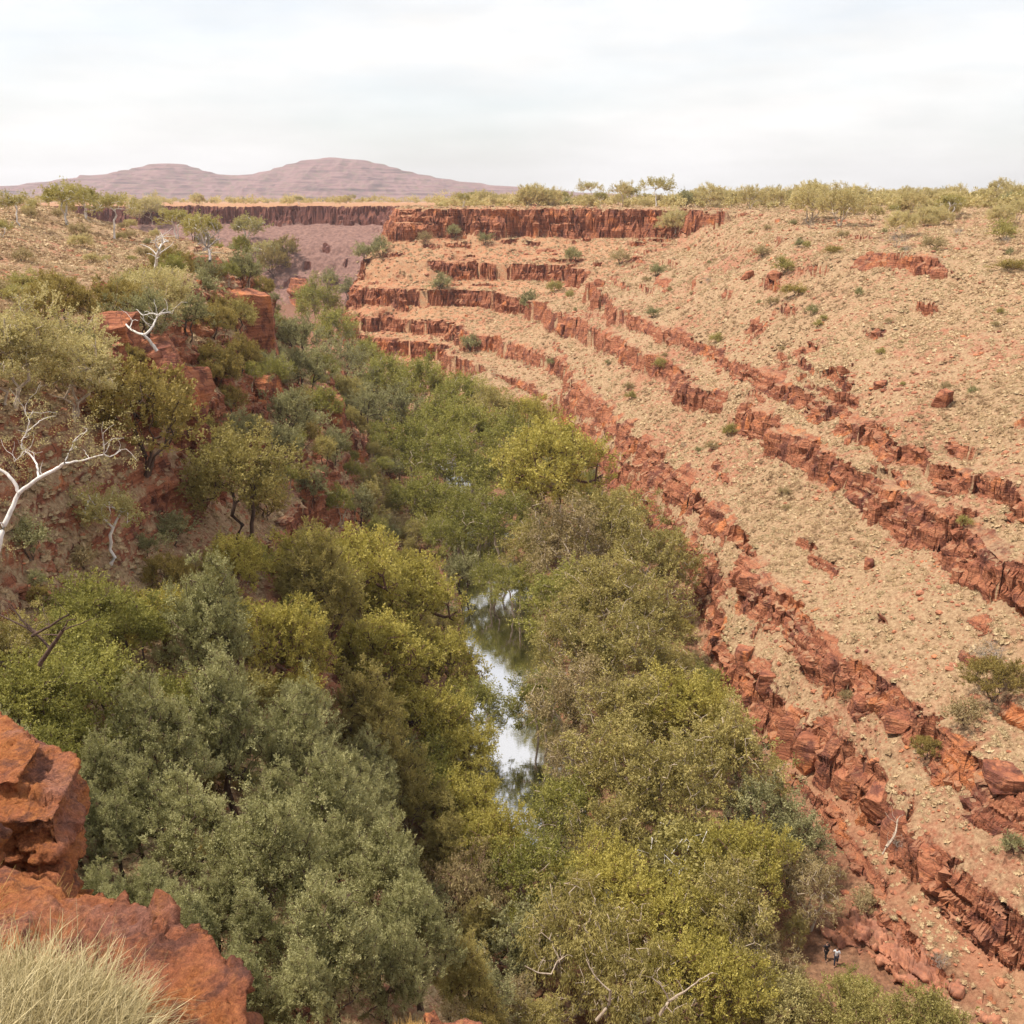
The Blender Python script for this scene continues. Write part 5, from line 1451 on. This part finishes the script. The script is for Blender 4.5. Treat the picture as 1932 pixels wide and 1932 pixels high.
# ------------------------------------------------------------------ bare limbs
def limbs(name, barkm, t0, paths, r0, label, cat='bare tree', seed=1, twigs=10, tvar=0.02, leaves=None, leaf_key=None, minr=0.006):
    """paths: polylines of picture points at about the distance t0, the first of each starting on an earlier limb"""
    rs = np.random.RandomState(seed); T = Tubes(); tips = []
    foot = None
    e = bpy.data.objects.new(name, None); COL.objects.link(e); e.empty_display_size = 0.3
    allP = []
    for k, (w0, w1, pts) in enumerate(paths):
        P = []
        dt = rs.uniform(-tvar, tvar)
        for i, (px, py) in enumerate(pts):
            u, f, d = ray(px, py); t = t0 * (1 + dt * i / max(1, len(pts) - 1))
            P.append((u * t, f * t, CAMZ + d * t))
        P = np.array(P); n = 4 * (len(P) - 1) + 1
        s = np.linspace(0, len(P) - 1, n); Q = np.stack([np.interp(s, range(len(P)), P[:, j]) for j in range(3)], 1)
        for _ in range(2): Q[1:-1] = (Q[:-2] + 2 * Q[1:-1] + Q[2:]) / 4
        Q[1:-1] += rs.normal(size=(n - 2, 3)) * r0 * 0.12
        T.add(Q, r0 * np.linspace(w0, w1, n), 8); allP.append((Q, r0 * w1))
        if foot is None: foot = Q[0]
        tips.append(Q[-1])
    for _ in range(twigs):
        Q, w = allP[rs.randint(len(allP))]; i = rs.randint(len(Q) // 3, len(Q)); p = Q[i]
        d = rs.normal(size=3); d[2] = abs(d[2]) + 0.3; d /= np.linalg.norm(d); Ln = r0 * rs.uniform(5, 14)
        q = [p]
        for s_ in range(4):
            d = d + rs.normal(size=3) * 0.35; d /= np.linalg.norm(d); q.append(q[-1] + d * Ln / 4)
        T.add(np.array(q), np.linspace(max(w * 0.5, minr), minr * 0.5, 5), 5); tips.append(q[-1])
    V, F = T.get()
    e.location = tuple(foot)
    c = link_mesh('trunk', V - foot, F, BM[barkm], e)
    if leaves:
        n, cr, per, size, mat = leaves
        cen = np.array([tips[rs.randint(len(tips))] + rs.normal(size=3) * cr * 0.8 for _ in range(n)]) - foot
        LV, LF, tone = make_leaves(rs, cen, np.full(n, cr), per, size, 3.0, 0.2)
        link_mesh('crown', LV, LF, LM[mat], e, smooth=False, attrs={'tone': tone})
    tag(e, label, cat)
    return e
limbs('ghost_gum', 'white', 25.0, [(1.15, 0.75, [(-14, 1075), (2, 1010), (14, 975), (36, 930)]), (0.7, 0.45, [(36, 930), (26, 905), (0, 885), (-30, 870)]),
      (0.75, 0.5, [(36, 930), (72, 903), (110, 882), (122, 874)]), (0.42, 0.25, [(122, 874), (160, 868), (195, 858)]), (0.25, 0.12, [(195, 858), (210, 862), (228, 850)]), (0.2, 0.1, [(195, 858), (197, 840)]),
      (0.4, 0.3, [(72, 903), (72, 880), (62, 862), (45, 850)]), (0.3, 0.15, [(45, 850), (38, 838), (50, 815), (56, 795), (62, 775)]), (0.2, 0.1, [(50, 815), (68, 800), (80, 790), (105, 785)]), (0.18, 0.1, [(45, 850), (40, 860), (27, 872)]),
      (0.25, 0.12, [(122, 874), (132, 850), (140, 828), (165, 812)]), (0.15, 0.1, [(56, 795), (48, 780)])], 0.068,
      'white barked ghost gum with bare bent limbs at the left edge', 'tree', 3, 22, 0.03, (60, 0.30, 60, 0.05, 'feather'), minr=0.007)
limbs('bare_tree', 'white', 76.0, [(1.1, 0.8, [(296, 662), (284, 645), (272, 632)]), (0.8, 0.5, [(272, 632), (258, 628), (244, 620), (238, 612)]), (0.8, 0.4, [(272, 632), (288, 618), (292, 606), (298, 594)]), (0.4, 0.2, [(298, 594), (285, 590), (270, 596), (262, 588)]), (0.4, 0.2, [(298, 594), (312, 588), (325, 592)]), (0.35, 0.2, [(244, 620), (250, 605)])], 0.12,
      'twisted white snag on the rim beside the red outcrop', seed=5, twigs=16, minr=0.02)
limbs('bare_tree', 'grey', 145.0, [(1, 0.7, [(396, 492), (396, 478), (392, 468)]), (0.6, 0.25, [(392, 468), (382, 458), (374, 448)]), (0.6, 0.25, [(392, 468), (394, 452), (390, 442)]), (0.6, 0.25, [(392, 468), (404, 456), (416, 450)]), (0.4, 0.2, [(394, 452), (406, 442), (414, 436)]), (0.4, 0.2, [(382, 458), (372, 460)])], 0.2,
      'pale dead tree fanning out among the yellow gums of the left rim', seed=6, twigs=40, minr=0.04)
limbs('bare_tree', 'white', 135.0, [(1, 0.8, [(293, 508), (295, 485), (300, 472)]), (0.6, 0.3, [(300, 472), (306, 458), (318, 455)]), (0.6, 0.3, [(300, 472), (292, 458), (296, 445)]), (0.5, 0.3, [(306, 458), (306, 446)])], 0.22,
      'white forked stump tree on the left plateau left of the dead fan', seed=7, twigs=14, minr=0.04)
limbs('bare_tree', 'brown', 34.0, [(1, 0.7, [(75, 1255), (95, 1225), (118, 1190)]), (0.6, 0.3, [(95, 1225), (70, 1195), (0, 1160)]), (0.6, 0.3, [(60, 1200), (95, 1180), (130, 1160)]), (0.5, 0.2, [(70, 1195), (40, 1170), (20, 1140)])], 0.085,
      'black burnt limbs lying above the green trees at the left edge', seed=9, twigs=24, minr=0.012)
limbs('bare_tree', 'cream', 88.0, [(1, 0.8, [(1278, 1688), (1276, 1660), (1270, 1635)]), (0.6, 0.3, [(1270, 1635), (1264, 1612), (1268, 1596)]), (0.7, 0.3, [(1276, 1660), (1290, 1640), (1296, 1622)]), (0.6, 0.3, [(1290, 1655), (1310, 1640), (1322, 1622)]), (0.6, 0.3, [(1300, 1655), (1330, 1642), (1350, 1625)]), (0.5, 0.3, [(1310, 1650), (1345, 1648), (1362, 1632)])], 0.2,
      'fan of bare pale branches under the mustard yellow tree', seed=10, twigs=16, minr=0.03)
limbs('bare_tree', 'cream', 60.0, [(1, 0.7, [(1125, 1925), (1150, 1895), (1152, 1870)]), (0.6, 0.3, [(1150, 1895), (1140, 1878)]), (0.6, 0.3, [(1152, 1870), (1128, 1850), (1112, 1825)]), (0.5, 0.3, [(1040, 1838), (1015, 1836), (990, 1822)]), (0.4, 0.3, [(1040, 1838), (1050, 1815), (1065, 1805)])], 0.10,
      'contorted pale limbs above the lower edge, left of the fanned olive tree', seed=11, twigs=12, minr=0.02)
limbs('bare_tree', 'cream', 62.0, [(1, 0.7, [(1245, 1915), (1262, 1888), (1290, 1872)]), (0.6, 0.4, [(1262, 1888), (1250, 1860), (1230, 1845)]), (0.5, 0.3, [(1290, 1872), (1320, 1848), (1345, 1835)])], 0.10,
      'pale forked limb reaching right above the lower edge of the photo', seed=12, twigs=8, minr=0.02)
limbs('fallen_branch', 'grey', 93.0, [(1, 0.5, [(1695, 1512), (1718, 1488), (1745, 1445)]), (0.6, 0.3, [(1690, 1560), (1730, 1525), (1752, 1500), (1760, 1470)])], 0.14, 'grey fallen branches across the step between the two lowest ledges', 'branch', 13, 8, minr=0.02)
limbs('fallen_branch', 'grey', 98.0, [(1, 0.4, [(1905, 1245), (1912, 1222), (1906, 1195)]), (0.8, 0.4, [(1890, 1250), (1900, 1230), (1925, 1205)])], 0.12, 'grey dead branches beside the dry bush at the right edge', 'branch', 14, 10, minr=0.02)
limbs('fallen_branch', 'cream', 84.0, [(1, 0.4, [(1672, 1598), (1690, 1575), (1694, 1545)]), (0.6, 0.3, [(1665, 1612), (1676, 1588)])], 0.12, 'pale root hanging in the dark cleft of the lowest ledge', 'branch', 15, 8, minr=0.02)

# ------------------------------------------------------------------ the slab by the walkers
def slab():
    pts = [(1572, 1738), (1640, 1780), (1700, 1822), (1740, 1852), (1790, 1870), (1860, 1930), (1960, 1990), (1980, 1930), (1880, 1850), (1800, 1790), (1700, 1730), (1620, 1700)]
    poly = [at_z(a, b, 3.3) for a, b in pts]
    poly2 = [(x + 0.35, y + 0.25) for x, y in poly]
    m, nt, b = new_mat('slab_rock', 0.9); B = NB(nt); P = B.pos(); n = B.noise(P, 0.9, 6, 0.65)
    c, bd = rock_color(B, P, 1.5)
    c = B.mix(0.55, B.ramp(n, [(0.35, (0.26, 0.11, 0.07)), (0.55, (0.40, 0.2, 0.13)), (0.7, (0.33, 0.17, 0.11))]), c)
    B.l(c, b.inputs['Base Color']); B.l(B.bump(n, 0.7, 0.2), b.inputs['Normal'])
    o = rock_from_prisms('rock_slab', [prism(poly, 0.5, 2.5, (0.04, 0.0)), prism(poly2, 2.2, 3.1, (0.06, 0.0))], 0.11, m, 0.9, 3.0, 31)
    tag(o, 'long sloping red rock slab with layered edge in front of the walkers', 'rock')
slab()

# ------------------------------------------------------------------ two walkers
def skin_mesh(name, joints, edges, mat, parent, sub=2):
    me = bpy.data.meshes.new(name); me.from_pydata([j[0] for j in joints], edges, [])
    o = bpy.data.objects.new(name, me); COL.objects.link(o)
    o.modifiers.new('skin', 'SKIN'); sv = me.skin_vertices[0].data
    for i, j in enumerate(joints):
        r = j[1]; sv[i].radius = r if isinstance(r, tuple) else (r, r)
    sv[0].use_root = True
    s = o.modifiers.new('sub', 'SUBSURF'); s.levels = s.render_levels = sub
    dg = bpy.context.evaluated_depsgraph_get(); m2 = bpy.data.meshes.new_from_object(o.evaluated_get(dg))
    o.modifiers.clear(); o.data = m2; m2.materials.clear(); m2.materials.append(mat)
    m2.polygons.foreach_set('use_smooth', np.ones(len(m2.polygons), bool))
    o.parent = parent
    return o
def plain(name, c, r=0.8):
    m, nt, b = new_mat(name, r); B = NB(nt); n = B.noise(B.n('ShaderNodeTexCoord').outputs['Object'], 14, 3)
    B.l(B.ramp(n, [(0.3, tuple(v * 0.8 for v in c)), (0.7, c)]), b.inputs['Base Color']); return m
def walker(px, py, rz, shirt, legs, hair, label, hatm=None, packm=None):
    x, y = at_z(px, py, 1.7); z = ground_z(x, y)
    e = bpy.data.objects.new('person', None); COL.objects.link(e); e.location = (x, y, z); e.rotation_euler = (0, 0, rz); tag(e, label, 'person', 'walkers on the gorge floor')
    skin = plain('skin_' + shirt[0], (0.42, 0.24, 0.17), 0.6)
    J = [((0, 0, 0.95), 0.13), ((0, 0.01, 1.12), 0.115), ((0, 0.02, 1.32), 0.145), ((0, 0.03, 1.45), 0.075), ((0, 0.035, 1.53), 0.05), ((0, 0.05, 1.62), 0.085), ((0, 0.05, 1.72), 0.075),
         ((0.09, 0, 0.92), 0.085), ((0.11, 0.16, 0.52), 0.058), ((0.11, 0.20, 0.09), 0.04), ((0.11, 0.32, 0.05), 0.035),
         ((-0.09, 0, 0.92), 0.085), ((-0.11, -0.03, 0.5), 0.058), ((-0.11, -0.28, 0.14), 0.04), ((-0.11, -0.20, 0.04), 0.032),
         ((0.19, 0.02, 1.42), 0.06), ((0.25, -0.12, 1.17), 0.045), ((0.26, -0.02, 0.95), 0.034), ((0.26, 0.03, 0.87), 0.03),
         ((-0.19, 0.02, 1.42), 0.06), ((-0.25, 0.10, 1.17), 0.045), ((-0.25, 0.28, 1.02), 0.034), ((-0.25, 0.36, 0.99), 0.03)]
    E = [(0, 1), (1, 2), (2, 3), (3, 4), (4, 5), (5, 6), (0, 7), (7, 8), (8, 9), (9, 10), (0, 11), (11, 12), (12, 13), (13, 14), (3, 15), (15, 16), (16, 17), (17, 18), (3, 19), (19, 20), (20, 21), (21, 22)]
    skin_mesh('body', J, E, skin, e)
    sh = [((0, 0, 0.93), 0.15), ((0, 0.01, 1.12), 0.135), ((0, 0.02, 1.32), 0.165), ((0, 0.03, 1.44), 0.10), ((0.19, 0.02, 1.42), 0.075), ((0.24, -0.08, 1.24), 0.062), ((-0.19, 0.02, 1.42), 0.075), ((-0.24, 0.07, 1.24), 0.062)]
    skin_mesh('shirt', sh, [(0, 1), (1, 2), (2, 3), (3, 4), (4, 5), (3, 6), (6, 7)], plain('cloth_' + shirt[0], shirt[1]), e)
    tr = [((0, 0, 0.96), 0.15), ((0.09, 0, 0.9), 0.105), ((0.11, 0.16, 0.52), 0.078), ((0.11, 0.20, 0.14), 0.06), ((-0.09, 0, 0.9), 0.105), ((-0.11, -0.03, 0.5), 0.078), ((-0.11, -0.25, 0.2), 0.06)]
    skin_mesh('trousers', tr, [(0, 1), (1, 2), (2, 3), (0, 4), (4, 5), (5, 6)], plain('cloth_' + legs[0], legs[1]), e)
    skin_mesh('hair', [((0, 0.02, 1.60), 0.07), ((0, 0.02, 1.70), 0.092), ((0, 0.045, 1.76), 0.07)], [(0, 1), (1, 2)], plain('hair_' + shirt[0], hair), e)
    for s in (1, -1):
        yy = 0.24 if s > 0 else -0.24
        skin_mesh('shoe', [((0.11 * s, yy - 0.06, 0.06 if s > 0 else 0.07), 0.05), ((0.11 * s, yy + 0.1, 0.04), 0.042)], [(0, 1)], plain('shoe_leather', (0.05, 0.035, 0.03)), e)
    if packm: skin_mesh('backpack', [((0, -0.17, 1.08), (0.12, 0.1)), ((0, -0.19, 1.25), (0.14, 0.11)), ((0, -0.17, 1.4), (0.11, 0.08))], [(0, 1), (1, 2)], plain('pack_cloth', packm), e)
    return e
walker(1557, 1812, R(200), ('dark', (0.03, 0.025, 0.03)), ('black', (0.022, 0.02, 0.022)), (0.03, 0.02, 0.015), 'walker in black clothes striding along the path, left of the two')
walker(1576, 1824, R(165), ('pale', (0.62, 0.64, 0.68)), ('navy', (0.03, 0.03, 0.045)), (0.05, 0.03, 0.02), 'walker in a pale grey top and dark trousers, right of the two', packm=(0.5, 0.52, 0.56))
label_by_order()
